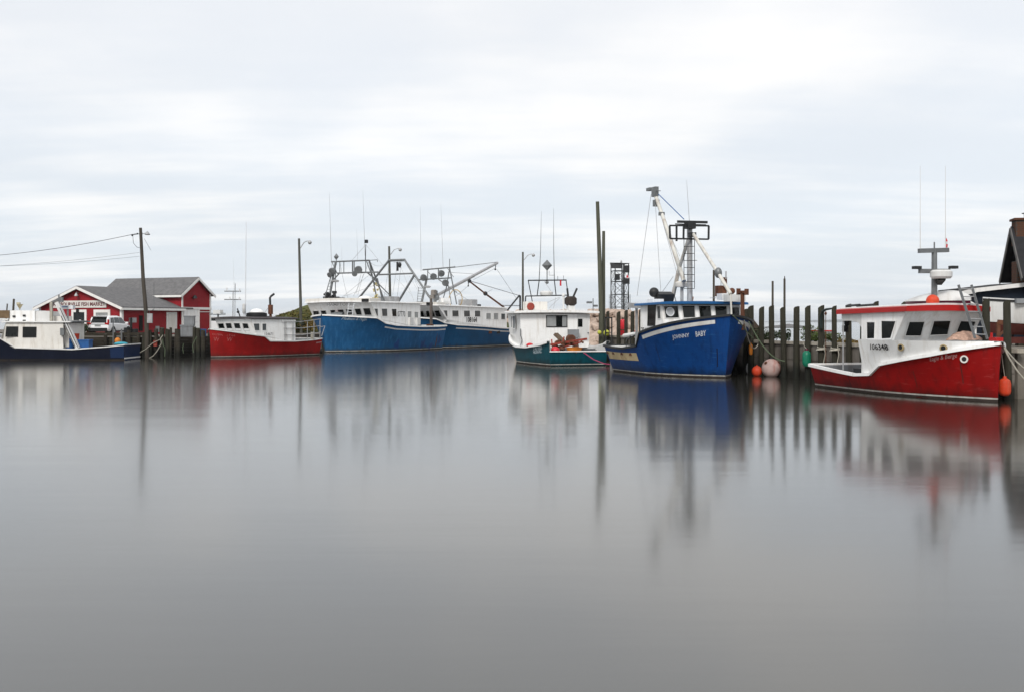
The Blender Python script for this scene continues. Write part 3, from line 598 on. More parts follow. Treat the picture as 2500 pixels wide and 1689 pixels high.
# ------------------------------------------------------------------ fish market
TH = math.radians(24); c0 = at(297, 800, 106)
MK = Boat('fish_market', 'red clapboard fish market with grey roofs and a white lettered sign', 'building', origin=(c0.x, 106.0), heading=(math.cos(TH), -math.sin(TH))); MK.root.location.z = GZ-.05
zo = GZ-.05; r_ = MK.root
def mk(px, b=None, l=None): p = MK.P(px, b=b, l=l); return Vector((p.x, p.y, p.z-zo))
Wd, Ln, EV, AP = 11.1, 8.7, 2.85, 4.85
hw_ = MB(); hw_.add([(-Wd, 0, 0), (0, 0, 0), (0, 0, EV), (-Wd/2, 0, AP-.12), (-Wd, 0, EV), (-Wd, Ln, 0), (0, Ln, 0), (0, Ln, EV), (-Wd/2, Ln, AP-.12), (-Wd, Ln, EV)],
  [(0, 1, 2, 3, 4), (1, 6, 7, 2), (5, 0, 4, 9), (6, 5, 9, 8, 7)]); hw_.build('wall', 'redwall', r_)
def roof_pair(xl, xr, xm, y0, y1, ze, za, m, parent, axis='y', th=.14):
    mb = MB()
    for x in (xl, xr):
        a = [(x, y0, ze), (xm, y0, za), (xm, y1, za), (x, y1, ze)]
        if axis == 'x': a = [(p[1], p[0], p[2]) for p in a]
        mb.prism(a, (0, 0, 0), (0, 0, th))
    return mb.build('roof', m, parent)
sl = (AP-EV)/(Wd/2); ov = .5
rf = roof_pair(-Wd-ov, ov, -Wd/2, -.45, Ln+1.2, EV-.5*sl+.02, AP, 'shingle', r_)
tr = MB()   # rake and eave boards
for x in (-Wd-ov, ov): tr.bar((x, -.48, EV-.5*sl-.06), (-Wd/2, -.48, AP-.06), .06, .26)
tr.bar((ov+.03, -.45, EV-.5*sl-.06), (ov+.03, Ln, EV-.5*sl-.06), .06, .22); tr.build('fascia', 'trim', r_)
for x, y in ((-.06, -.03), (-Wd+.06, -.03)): MB().box((x, y, EV/2), (.22, .08, EV)).build('corner_board', 'trim', r_)
MB().box((.02, .1, EV/2), (.08, .2, EV)).build('corner_board', 'trim', r_)
# upper block behind
x0, x1, y0, y1, E2, A2 = -10.7, .35, 8.25, 12.9, 4.4, 6.05
ub = MB(); ym = (y0+y1)/2; ub.add([(x0, y0, 0), (x1, y0, 0), (x1, y1, 0), (x0, y1, 0), (x0, y0, E2), (x1, y0, E2), (x1, y1, E2), (x0, y1, E2), (x0, ym, A2-.1), (x1, ym, A2-.1)],
  [(0, 1, 5, 4), (1, 2, 6, 9, 5), (2, 3, 7, 6), (3, 0, 4, 8, 7)]); ub.build('upper_wall', 'redwall', r_)
s2l = (A2-E2)/((y1-y0)/2); roof_pair(y0-.4, y1+.4, ym, x0-.4, x1+.35, E2-.4*s2l+.02, A2, 'shingle', r_, 'x')
tr = MB()
for y in (y0-.4, y1+.4): tr.bar((x1+.38, y, E2-.4*s2l-.05), (x1+.38, ym, A2-.05), .06, .24)
tr.bar((x0-.3, y0-.43, E2-.4*s2l-.06), (x1+.35, y0-.43, E2-.4*s2l-.06), .06, .22); tr.build('fascia', 'trim', r_)
for y in (y0+.08, y1-.08): MB().box((x1+.03, y, E2/2), (.06, .2, E2)).build('corner_board', 'trim', r_)
MB().box((x1+.05, ym, 2.78), (.08, y1-y0+.1, .26)).build('band_board', 'trim', r_)
MB().box((x1+.04, y1-.95, 2.42), (.05, 1.7, .07)).build('band_board', 'trim', r_)
gd = MB().box((x1+.02, y0+1.45, 1.32), (.05, 2.3, 2.64)).build('garage_door', 'white', r_)
for i in range(3): MB().box((x1+.05, y0+1.45, .66*(i+1)), (.02, 2.24, .03)).build('seam', 'offwhite', gd)
for y in (y0+.28, y0+2.68): MB().box((x1+.06, y, 1.32), (.07, .14, 2.64)).build('door_trim', 'trim', r_)
# sign, door, window and lamps on the gable
a, b_ = mk(s1(545, 945), b=-.03), mk(s1(1103, 865), b=-.03)
sg = MB().box(((a.x+b_.x)/2, -.05, (a.z+b_.z)/2), (b_.x-a.x, .07, b_.z-a.z)).build('sign_board', mat('sign_white', (.62, .60, .57), .55, .08, 2, stain=(.4, .36, .32), stain_amt=.4), r_)
lettering('sign_lettering', 'HARBOURVILLE FISH MARKET', (a.x+.12, -.095, a.z+.17), (1, 0, 0), (0, 0, 1), b_.x-a.x-.24, b_.z-a.z-.34, 'signletter', sg, bold=.03)
def opening(nm, q0, q1, b, fm, gm, fw):
    a, c = mk(q0, b=b), mk(q1, b=b); x0_, x1_, z1_, z0_ = a.x, c.x, a.z, c.z; w = MB()
    for cx, cz, wx, wz in (((x0_+x1_)/2, z1_-fw/2, x1_-x0_, fw), (x0_+fw/2, (z0_+z1_)/2-fw/2, fw, z1_-z0_-fw), (x1_-fw/2, (z0_+z1_)/2-fw/2, fw, z1_-z0_-fw)): w.box((cx, -.04, cz), (wx, .08, wz))
    if nm == 'window': w.box(((x0_+x1_)/2, -.045, z0_+fw/2), (x1_-x0_-2*fw-.004, .09, fw))
    o = w.build(nm, fm, r_); MB().box(((x0_+x1_)/2, -.012, (z0_+z1_)/2-fw/2+.01), (x1_-x0_-2*fw-.01, .02, z1_-z0_-fw-.02)).build('pane', gm, o); return o
dr = opening('door', s1(745, 962), s1(900, 1240), 0., 'trim', 'glass', .26)
nt_ = mk(s1(833, 1085), b=0.); MB().box((nt_.x, -.05, nt_.z), (.26, .02, .36)).build('notice', 'trim', dr)
lp = mk(s1(815, 975), b=0.); MB().box((lp.x, -.14, lp.z), (.25, .2, .42)).build('lantern', 'black', dr)
wn = opening('window', s1(975, 962), s1(1145, 1075), 0., 'trim', 'paleglass', .30)
for q, nm in ((s1(818, 808), 'wall_lamp'),):
    p = mk(q, b=0.); l_ = MB(); l_.tube((p.x, 0, p.z+.2), (p.x, -.35, p.z+.25), .03); l_.lathe([(.04, .2), (.1, .12), (.22, -.1), (.2, -.16)], (p.x, -.35, p.z), 12); l_.build(nm, 'lightgrey', r_, True)
p = MK.P(s1(2000, 830), l=x1); l_ = MB(); l_.lathe([(.05, .2), (.2, .05), (.24, -.18)], (x1+.25, p.y, p.z-zo), 10); l_.build('wall_lamp', 'dark', r_, True)
# side wall: door with frame, meter boxes, conduit
def sidebox(nm, q0, q1, m, th, l=0., off=0., par=None):
    a, c = mk(q0, l=l), mk(q1, l=l); return MB().box((l+off+th/2, (a.y+c.y)/2, (a.z+c.z)/2), (th, abs(c.y-a.y), abs(a.z-c.z))).build(nm, m, par or r_)
fr_ = sidebox('side_door', s1(1722, 985), s1(1830, 1200), 'trim', .06); sidebox('door_leaf', s1(1738, 1008), s1(1812, 1195), 'cream', .05, off=.062, par=fr_)
sidebox('meter_box', s1(1335, 1045), s1(1400, 1095), 'lightgrey', .18); sidebox('service_door', s1(1440, 1022), s1(1475, 1180), 'darkwood', .06)
sidebox('service_panel', s1(1515, 1022), s1(1560, 1090), 'offwhite', .2)
p = mk(s1(1545, 1030), l=.12); q = mk(s1(1545, 640), l=.6); MB().tube((.15, p.y, p.z), (.15, p.y, EV-.3), .04).tube((.75, p.y, EV-.3), (.75, p.y, EV+2.4), .035).bar((.15, p.y, EV-.3), (.75, p.y, EV-.3), .05).build('service_mast', 'grey', r_)
# ------------------------------------------------------------------ poles, lamps and wires
def lamp_pole(px, ytop, D, r, label, arm=1.1, lean=0.):
    top = at(px, ytop, D); o = empty('lamp_pole', (top.x+lean, D, GZ-.1), 0, label, 'lamp pole'); h = top.z-GZ+.1
    mb = MB(); mb.path([(0, 0, -.2), (-lean*.3, 0, h*.35), (-lean*.7, 0, h*.7), (-lean, 0, h)], [r*1.15, r*1.05, r*.9, r*.8], 10); mb.build('pole', 'lamp_pole', o, True)
    a = MB(); z = h-.3; a.path([(-lean+r, 0, z-.8), (-lean+.5*arm, -.05, z-.15), (-lean+arm*.85, -.1, z+.02), (-lean+arm, -.1, z-.02)], .05, 6); am = a.build('arm', 'lightgrey', o, True)
    l_ = MB(); l_.lathe([(.08, .18), (.18, .1), (.24, -.04), (.14, -.22), (.02, -.26)], (-lean+arm+.1, -.1, z-.12), 12); l_.build('lamp_head', 'lightgrey', am, True)
lamp_pole(730, 583, 121, .155, 'weathered lamp pole on the grassy bank left of the big blue boat', 1.15, .25)
lamp_pole(950, 602, 138, .17, 'dark lamp pole rising behind the wheelhouse of the big blue boat', 1.35, .2)
lamp_pole(1276.5, 616, 147, .16, 'lamp pole between the second blue boat and the teal boat', 1.35)
up = at(343, 557, 90.6); o = empty('utility_pole', at(359, 810, 90.6), 0, 'tall brown leaning utility pole at the quay edge by the fish market', 'utility pole'); o.location.z = GZ-.3
bx = o.location.x; h = up.z-GZ+.3; mb = MB(); mb.path([(0, 0, -1.5), (-.05, 0, h*.2), ((up.x-bx)*.6, 0, h*.55), (up.x-bx, 0, h)], [.19, .18, .155, .125], 12); mb.build('pole', 'pole', o, True)
t_ = Vector((up.x-bx, 0, h)); am = MB().tube(t_+Vector((.1, 0, -.55)), t_+Vector((.55, -.1, -.42)), .03).build('arm', 'lightgrey', o, True); MB().lathe([(.03, .15), (.1, .08), (.24, -.12), (.2, -.16)], t_+Vector((.62, -.1, -.45)), 12).build('lamp_head', 'lightgrey', am, True)
MB().tube(t_+Vector((-.7, 0, -.62)), t_+Vector((.2, 0, -.45)), .025).ball(t_+Vector((-.7, 0, -.62)), .09).ball(t_+Vector((-.25, 0, -.5)), .07).build('insulator_arm', 'dark', o)
MB().path([t_+Vector((-.65, 0, -.7)), t_+Vector((-.6, 0, -1.3)), t_+Vector((-.3, 0, -1.65)), t_+Vector((-.08, 0, -1.7))], .018, 5).build('service_loop', 'dark', o)
MB().tube(t_+Vector((.3, 0, -.9)), t_+Vector((.85, .1, -1.9)), .012).build('guy_wire', 'dark', o)
bxz = at(1530*.2357, 530+1050*.2357, 90.2); MB().box((bxz.x-bx+.12, -.22, bxz.z-GZ+.3), (.42, .22, .8)).build('switch_box', 'lightgrey', o)
for i, (p, q, r, lab) in enumerate([((337, 570), (-150, 632), .022, 'upper sagging service wire running left from the utility pole'), ((341, 617), (-150, 656), .010, 'middle of the three thin wires left of the utility pole'), ((341, 626.5), (-150, 652), .010, 'lowest of the three thin wires left of the utility pole')]):
    a = at(*p, 90.6); c = at(*q, 101-i); thing_mesh('overhead_wire', MB().path(sag(a, c, .45 if i == 0 else .25, 20), r, 5), 'dark', lab, 'wire')
# ------------------------------------------------------------------ navigation tower on the breakwater
D = 150; o_ = at(1513, 790, D); tw = empty('light_tower', (o_.x, D, 3.6), math.radians(12), 'steel lattice light tower with solar panels and a red triangle mark', 'tower')
zt = EYE+(HY-645)*D/F-3.6; hw2 = .98; mb = MB()
cs = [(-hw2, -hw2), (hw2, -hw2), (hw2, hw2), (-hw2, hw2)]
for x, y in cs: MB().tube((x, y, -1.5), (x, y, zt), .075).build('leg', 'dark', tw)
MB().tube((0, -hw2-.05, -1.5), (0, -hw2-.05, zt), .09).tube((.2, -hw2-.05, -1.5), (.2, -hw2-.05, zt), .06).build('ladder', 'dark', tw)
lv = [-.6, 1.5, 3.3, 5.1, 6.6, zt]
for i, z in enumerate(lv):
    for j in range(4):
        a, c = cs[j], cs[(j+1) % 4]; MB().tube((*a, z), (*c, z), .05, n=6).build('cross_bar', 'dark', tw)
        if i < len(lv)-2: MB().tube((*a, z), (*c, lv[i+1]), .035, n=6).tube((*c, z), (*a, lv[i+1]), .035, n=6).build('brace', 'grey', tw)
for j in range(2):
    g_ = MB(); 
    for k in range(6): g_.tube((-1.2+j*.02*0+(2.4 if j else 0), -1.1, -1+k*.78), (-1.2+(2.4 if j else 0), 1.1, -1+k*.78), .03, n=5)
    for k in range(5): g_.tube((-1.2+(2.4 if j else 0), -1.1+k*.55, -1.2), (-1.2+(2.4 if j else 0), -1.1+k*.55, 3.3), .03, n=5)
    g_.build('climb_guard', 'grey', tw)
MB().box((-.9, -1.1, zt-.3), (1.6, .06, .9), M4=Matrix.Rotation(math.radians(-28), 3, 'X')).build('solar_panel', 'dark', tw)
MB().box((.62, -1.08, zt-.75), (.9, .05, 1.0)).build('solar_panel', 'dark', tw)
MB().box((-.7, -1.0, zt-1.9), (.7, .3, .85)).build('battery_box', 'dark', tw); MB().box((.62, -1.02, zt-2.4), (.95, .2, .9)).build('battery_box', 'dark', tw)
mk_ = MB(); mk_.add([(.45, -1.16, zt-2.05), (1.05, -1.16, zt-2.05), (.75, -1.16, zt-1.3)], [(0, 1, 2)]); dm = mk_.build('day_mark', 'letter', tw)
MB().add([(.56, -1.165, zt-1.98), (.94, -1.165, zt-1.98), (.75, -1.165, zt-1.5)], [(0, 1, 2)]).build('red_triangle', 'redp', dm)
MB().box((0, 0, zt+.03), (2.2, 2.2, .06)).build('top_platform', 'dark', tw); MB().lathe([(.14, 0), (.14, .25), (.08, .4), (.01, .46)], (.1, -.4, zt+.06), 10).build('lantern', 'lightgrey', tw)
# ------------------------------------------------------------------ house, shed and hauled-out boat on the right
D = 60.; cxh = at(2492, 700, D); ho = empty('dark_house', (28.1+2.9*math.cos(math.radians(-12)), D+2.9*math.sin(math.radians(-12)), 1.85), math.radians(-12), 'dark shingled steep-roofed house with a brick chimney at the right edge', 'house')
# local x along the ridge to the right, gable at x=-2.4 seen edge-on
ap = EYE+(HY-562)*D/F-1.85; ez = EYE+(HY-688)*D/F-1.85; gx = -2.35; hwid = 2.5
gw = MB(); gw.add([(gx, -hwid*.86, 0), (gx, hwid*.86, 0), (gx, hwid*.86, ez+.45), (gx, 0, ap-.25), (gx, -hwid*.86, ez+.45), (6, -hwid*.86, 0), (6, hwid*.86, 0), (6, hwid*.86, ez+.45), (6, 0, ap-.25), (6, -hwid*.86, ez+.45)], [(0, 1, 2, 3, 4), (5, 9, 8, 7, 6), (0, 4, 9, 5), (1, 6, 7, 2)]); gw.build('wall', 'darkwood', ho)
for s_ in (-1, 1):
    rf = MB(); rf.prism([(gx-.55, s_*hwid, ez), (6.4, s_*hwid, ez), (6.4, 0, ap), (gx-.55, 0, ap)], (0, 0, 0), (0, 0, .16)); rfo = rf.build('roof', 'darkroof', ho)
    nrow = 9
    for k in range(nrow):
        f0, f1 = k/nrow, (k+1)/nrow; MB().prism([(gx-.56, s_*hwid*(1-f0)+s_*.02, ez+(ap-ez)*f0+.17), (6.41, s_*hwid*(1-f0)+s_*.02, ez+(ap-ez)*f0+.17), (6.41, s_*hwid*(1-f1)+s_*.02, ez+(ap-ez)*f1+.17), (gx-.56, s_*hwid*(1-f1)+s_*.02, ez+(ap-ez)*f1+.17)], (0, 0, 0), (0, 0, .02+.0*k)).build('shingle_course', 'darkroof', rfo)
    MB().bar((gx-.58, s_*(hwid+.02), ez+.02), (gx-.58, 0, ap+.03), .05, .26).build('bargeboard', mat('grey_bargeboard', (.12, .115, .11), .8, .2, 2), ho)
def brick_stack(nm, x0_, x1_, y0_, y1_, z0_, z1_, par, rows_limit=60):
    core = MB().box(((x0_+x1_)/2, (y0_+y1_)/2, (z0_+z1_)/2), (x1_-x0_-.03, y1_-y0_-.03, z1_-z0_)).build(nm, 'mortar', par); hgt = .118; n = int((z1_-z0_)/hgt); base = MB().box((0, 0, 0), (.20, .012, .096)).build('brick', 'brick'); me = base.data; bpy.data.objects.remove(base)
    for r in range(n):
        z = z0_+(r+.5)*hgt
        for face in range(2):
            L_ = (x1_-x0_) if face == 0 else (y1_-y0_); k = max(1, int(L_/.215))
            for j in range(k):
                u = ((j+.5+(.25 if r % 2 else -.0))/k-.5)*L_*.94; o = bpy.data.objects.new('brick', me); COL.objects.link(o); o.parent = core
                if face == 0: o.location = ((x0_+x1_)/2+u, y0_+.012, z)
                else: o.location = (x0_+.012, (y0_+y1_)/2+u, z); o.rotation_euler = (0, 0, math.pi/2)
    return core
brick_stack('chimney_stack', gx-.62, gx-.02, -1.55, -.45, 0, EYE+(HY-641)*D/F-1.85, ho)
st = brick_stack('chimney', gx-.42, gx+.75, -.55, .45, ap-.9, EYE+(HY-540)*D/F-1.85, ho)
zc = EYE+(HY-540)*D/F-1.85; MB().box((gx+.165, -.05, zc+.05), (1.34, 1.16, .12)).build('chimney_cap', 'brick', ho); MB().lathe([(.13, .1), (.13, .36), (.24, .38), (.24, .42)], (gx+.25, -.05, zc), 12).build('flue', 'grey', ho)
D = 58.; a = at(2378, 706, D); sh = empty('blue_shed', (a.x, D, 1.86), math.radians(8), 'low navy shed with a white roof edge in front of the dark house', 'shed')
zl, zr = a.z-1.86, EYE+(HY-690)*D/F-1.86; wdt = 3.2
sw = MB(); sw.add([(0, 0, 0), (wdt, 0, 0), (wdt, 0, zr-.1), (0, 0, zl-.12), (0, 3.4, 0), (wdt, 3.4, 0), (wdt, 3.4, zr-.1), (0, 3.4, zl-.12)], [(0, 1, 2, 3), (4, 7, 6, 5), (0, 3, 7, 4), (1, 5, 6, 2)]); sw.build('wall', 'navywall', sh)
MB().prism([(-.1, -.3, zl-.1), (wdt, -.3, zr-.1), (wdt, 3.5, zr-.1), (-.1, 3.5, zl-.1)], (0, 0, 0), (0, 0, .12)).build('roof', 'darkroof', sh)
MB().bar((-.1, -.32, zl-.08), (wdt, -.32, zr-.08), .05, .22).build('fascia', 'trim', sh)
MB().bar((-.1, -.3, zl-.1), (-.62, 1.2, zl-.36), .08, .26).bar((-.62, 1.2, zl-.36), (-.62, 3.4, zl-.36), .08, .1).build('gutter', 'trim', sh)
MB().path([(-.55, .6, zl-.45), (-.2, -.1, zl-.75), (.02, -.12, zl-.85), (.02, -.12, .2)], .05, 6).build('downpipe', 'trim', sh)
for x in (.38, .46): MB().box((x, -.34, (zl-.6)/2), (.10, .10, zl-.6)).build('post', 'trim', sh)
# ------------------------------------------------------------------ red boat on the right
R = Boat('red_lobster_boat', 'red-hulled fishing boat with a grey-white wheelhouse and red roof, nearest on the right', stem=(2436, 980.5), corner=(1988, 943), side=-1, hw=1.55)
R.hull('redhull', R.L, 4.25, [(0, 1.03), (.14, .94), (.38, .77), (.485, .84), (.56, 1.28), (.80, 1.74), (1, 2.22)], um=.45, pd=3.3, pw=2.0, ta=.16, wl=.79, rake=.18, flare=1.35, deck=.45, ub=.57, rail_w=.16, rail_h=.13)
tp = MB(); uu = [.43+i*(.985-.43)/40 for i in range(41)]
for sd in (1, -1): tp.grid([[R.pt(u, z, sd, -.07) for z in (R.sh(u)-.05, max(R.sh(u)+.02, 2.28))] for u in uu])
tp.build('topsides', 'white', R.root); td = MB(); td.grid([[R.pt(u, max(R.sh(u)+.02, 2.28)-.02, sd, -.08) for sd in (1, -1)] for u in uu]); td.build('trunk_top', 'deckgrey', R.root)
fl, fn = (6.63, 0, 2.28), (1, 0, -.705)
R.house('wheelhouse', [(4.29, .45, 1.84), (4.29, 3.42, 1.84), (7.42, 3.46, 1.84), (6.60, 2.27, 1.84), (6.60, .45, 1.84)], 'white')
R.slab('roof_edge', 2.55, 7.62, 1.98, 3.35, .22, 'redrail', .05, dz=.08); R.slab('roof', 2.65, 7.5, 1.86, 3.53, .10, 'offwhite', .07, dz=.08)
for sd in (1, -1):
    mb = MB(); mb.prism([(2.75, sd*1.80, 3.40), (4.27, sd*1.80, 3.40), (4.27, sd*1.80, 2.78), (4.05, sd*1.80, 2.98), (3.6, sd*1.80, 3.06), (2.75, sd*1.80, 3.06)], (0, -.03, 0), (0, .03, 0)); mb.build('shelter_side', 'offwhite', R.root)
    MB().tube((2.82, sd*1.8, .9), (2.82, sd*1.8, 3.1), .03).build('shelter_post', 'lightgrey', R.root)
R.side_windows(s8, [[(398, 1006), (447, 1006), (444, 1104), (399, 1106)], [(488, 998), (576, 1000), (545, 1103), (489, 1106)]], -1.845, fw=.06)
R.front_windows(s8, ([(658, 1002), (764, 1002), (744, 1088), (634, 1088)], [(832, 997), (950, 995), (933, 1080), (810, 1084)], [(1022, 997), (1126, 1000), (1104, 1080), (990, 1082)]), fl, fn, 1.84, fw=.04)
R.name_on('106348', s8(410, 1174), s8(526, 1178), .25, -1, 'numeral', 0, .02, 'numerals', -.05)
for px in (635, 800):
    p = R.P(s8(px, 1160), b=-1.8); u = R.ul(p.x); q = R.pt(u, 2.0, -1, -.06); e = R.pt(u, 2.0, -1, .5)-q; po = MB().lathe([(.15, 0), (.15, .05), (.10, .06)], q, 16, e).build('porthole', mat('brass', (.30, .23, .12), .5, .2, 3), R.root); MB().lathe([(.095, .0), (.095, .066)], q, 14, e).build('pane', 'glass', po)
u, z_ = R.find(s8(998, 1230), -1); c = R.pt(u, z_, -1, .0); e = (R.pt(u, z_, -1, .5)-c); hr = MB().lathe([(.15, 0), (.15, .05), (.095, .05), (.095, .0)], c, 16, e).build('hawse_ring', 'cream', R.root); MB().lathe([(.092, 0), (.092, .035)], c, 12, e).build('hawse_hole', 'black', hr)
R.name_on('Eagle & Berge', s8(790, 1252), s8(958, 1228), .22, -1, 'fadedletter', .4, -.004)
MB().box((10.35, 0, 2.36), (.4, .32, .14)).tube((10.1, 0, 2.2), (10.1, 0, 2.6), .05).build('bow_chock', 'redrail', R.root)
mx_ = 6.7; mb = MB(); mb.tube((mx_, 0, 3.5), (mx_, 0, 6.0), .125, .11); ms = mb.build('mast', 'grey', R.root, True)
A, B_ = R.P(s8(718, 565), l=mx_), R.P(s8(897, 560), l=mx_); MB().bar(A, B_, .18, .18).build('cross_tree', 'grey', ms)
A2_, B2_ = R.P(s8(720, 690), l=mx_), R.P(s8(905, 690), l=mx_); MB().bar(A2_, B2_, .15, .18).build('cross_tree', 'grey', ms)
for p in (A2_+Vector((0, -.12, .14)), B2_+Vector((0, .2, .16))): MB().box(p, (.25, .3, .12)).build('flood_light', 'dark', ms)
c = R.P(s8(855, 712), l=mx_+.35); MB().lathe([(.36, -.16), (.43, -.08), (.43, .12), (.34, .19)], c, 20).build('radar_dome', 'offwhite', ms, True); MB().bar(c+Vector((-.35, .1, -.35)), c+Vector((.05, 0, -.16)), .3, .14).build('radar_bracket', 'dark', ms)
MB().tube((mx_, 0, 6.0), (mx_, 0, 6.3), .03).build('mast_light', 'grey', ms)
for p, x, r0 in ((A+Vector((0, .06, 0)), 725, .018), (B_+Vector((0, -.12, 0)), 878, .018)):
    t_ = R.P(s8(x, 40), l=mx_); MB().path([p, p+Vector((0, 0, 1.2)), (p.x, p.y, t_.z)], [.022, .016, .008], 6).build('whip_antenna', 'offwhite', R.root)
p = B_+Vector((0, -.09, .1)); fg = MB(); fg.grid([[p+Vector((0, -.02+.03*math.sin(k*2), .02+k*.10)), p+Vector((.03*math.sin(k), .06+.03*math.sin(k*3), -.02+k*.10))] for k in range(5)]); fg.build('flag', 'redp', R.root)
MB().box(p+Vector((.02, .02, .2)), (.03, .06, .1)).build('flag', 'letter', R.root)
for k, (l, bb, z, d) in enumerate([(2.9, -1.5, 3.72, .9), (3.8, -1.55, 3.71, 1.1)]): MB().tube((l-.3, bb, z), (l+d, bb-.1, z+.03), .05).build('roof_spar', 'dark', R.root)
p = R.P(s8(272, 990), b=-1.5); MB().lathe([(.06, .3), (.12, .1), (.12, -.2), (.05, -.3)], p, 10).tube(p+Vector((0, 0, .3)), p+Vector((0, 0, .45)), .012).build('hanging_block', 'black', R.root)
p = R.P(s8(262, 1045), b=-1.2); MB().box(p+Vector((0, 0, .0)), (.2, .2, .3)).tube(p, p+Vector((0, 0, .7)), .012).build('hauler', 'dark', R.root)
for sd in (1, -1): MB().box((1.2, sd*1.2, .62), (1.6, .6, .34)).build('deck_locker', 'deckgrey', R.root)
MB().box((3.6, -.9, .72), (.9, 1.2, .55)).build('engine_box', 'dark', R.root)
for q_, w_, m_ in (((2073, 925), .0022, 'black'),):
    u, z_ = R.find(q_, -1); R.strip('hull_seam', m_, u-w_, u+w_, lambda v: .2, lambda v: R.sh(v)-.08, .008, (-1,), 4)
for x_, y0_, y1_ in ((2105, 918, 950), (2240, 905, 945), (2352, 885, 935)):
    (u, z0_), (u1_, z1_) = R.find((x_, y1_), -1), R.find((x_, y0_), -1); R.strip('rust_run', 'keel', u-.0016, u+.0016, lambda v: z0_, lambda v: z1_, .009, (-1,), 3)
# things lying on and hanging from it
o = empty('covered_skiff', R.W((6.15, .55, 3.66)), math.atan2(R.h.y, R.h.x)+.35, 'white-covered maroon skiff lying on the roof of the nearest red boat', 'skiff')
hs = MB(); rows = []
for i in range(13):
    u = i/12*2-1; w = .58*(1-abs(u)**2.6)+.02; rows.append([Vector((u*1.5, w*math.cos(a), .02+.02*abs(u)+.34*(math.sin(a) if False else 0)+z)) for a, z in ((0, .24), (.5, .1), (1.1, 0), (2.04, 0), (2.64, .1), (math.pi, .24))])
hs.grid(rows); hs.build('hull', 'maroon', o, True)
cv = MB(); rows = []
for i in range(13):
    u = i/12*2-1; w = .62*(1-abs(u)**2.6)+.03; rows.append([Vector((u*1.55, w*math.cos(a), .22+(.44*(1-abs(u-.35)**1.5*.55))*math.sin(a)*(1-max(0, abs(u)-.75)*2))) for a in [math.pi*k/8 for k in range(9)]])
cv.grid(rows); cv.build('cover', 'offwhite', o, True)
c = R.W((7.2, -.45, 3.60+.26)); thing_mesh('roof_buoy', MB().ball((0, 0, 0), .26, 18, 12).tube((0, 0, -.28), (0, 0, -.2), .06), 'orange', 'round orange buoy sitting on the red roof below the mast', 'buoy', True).location = c
pl = ((8.45, 0, 2.3), (1, 0, .27)); la = empty('aluminium_ladder', R.W((8.45, 1.4, 2.3)), math.atan2(R.h.y, R.h.x), 'aluminium ladder leaning on the windscreen of the nearest red boat', 'ladder')
def LL(x, y): return R.P(s8(x, y), plane=pl)-Vector((8.45, 1.4, 2.3))
L0, L1, Q0, Q1 = LL(962, 775), LL(1065, 1105), LL(1042, 775), LL(1140, 1108)
MB().bar(L0, L1, .05, .09).build('rail', 'grey', la); MB().bar(Q0, Q1, .05, .09).build('rail', 'grey', la)
for k in range(7): f = .08+k*.14; MB().tube(L0.lerp(L1, f), Q0.lerp(Q1, f), .022).build('rung', 'lightgrey', la)
random.seed(3); c = R.P(s8(895, 1112), plane=(fl, fn)); hp = MB(); rows = []
for i in range(9):
    r = i/8; rows.append([Vector((r*.42*math.cos(a), r*.85*math.sin(a), .34*(1-r**2)+random.uniform(-.03, .03))) for a in [2*math.pi*k/16 for k in range(17)]])
hp.grid(rows); o = thing_mesh('rope_heap', hp, 'netting', 'heap of tan rope and netting below the windscreen of the nearest red boat', 'rope', True); o.location = R.W((7.55, c.y+.1, 2.29)); o.rotation_euler.z = math.atan2(R.h.y, R.h.x)
# ------------------------------------------------------------------ bright blue boat
J = Boat('bright_blue_boat', 'bright blue fishing boat with white wheelhouse, tall mast and boom', stem=(1771, 922), corner=(1488, 905), side=-1, hw=2.55)
J.hull('bluehull', J.L, 6.3, [(0, 1.58), (.15, 1.50), (.30, 1.48), (.48, 1.66), (.555, 2.42), (.76, 2.86), (1, 3.40)], um=.45, pd=4.3, pw=2.1, ta=.07, wl=.76, rake=.55, flare=1.3, deck=.7, ub=.56, rail='dark', rail_w=.12, rail_h=.12, inner='white', boot=.09)
J.strip('bare_band', 'tan', .02, .455, lambda u: .78, lambda u: 1.26-.05*math.sin(u*6), .012, (-1,))
for x in (170, 222, 295, 360): p = J.P(s6(x, 1332), b=-2.5); q = J.pt(J.ul(p.x), 1.14, -1, .015); MB().box(q, (.26, .05, .14)).build('scupper', 'rust', J.root)
J.strip('sheer_stripe', 'offwhite', .57, .965, lambda u: J.sh(u)-.40-.02*(1-u), lambda u: J.sh(u)-.20, .014)
J.name_on('JOHNNY', s6(640, 1228), s6(772, 1212), .28, -1, 'letter', .2); J.name_on('BABY', s6(815, 1202), s6(895, 1192), .28, -1, 'letter', .2)
J.name_on('JOHNNY', s6(1165, 1195), s6(1228, 1220), .30, 1, 'letter', .2)
for x_, y0_, y1_ in ((1540, 866, 893), (1612, 845, 880), (1752, 850, 895)):
    (u, z0_), (u1_, z1_) = J.find((x_, y1_), -1), J.find((x_, y0_), -1); J.strip('grime_run', 'navyhull', u-.0018, u+.0018, lambda v: z0_, lambda v: z1_, .009, (-1,), 3)
wp, wn_ = (7.25, 0, 2.8), (1, 0, .2)
J.house('wheelhouse', [(4.3, .7, 2.5), (4.3, 3.98, 2.5), (7.0, 3.98, 2.5), (7.27, 2.7, 2.5), (7.27, .7, 2.5)], 'white')
J.slab('roof', 4.05, 7.45, 2.78, 3.95, .13, 'blueroof', .05, dz=.05)
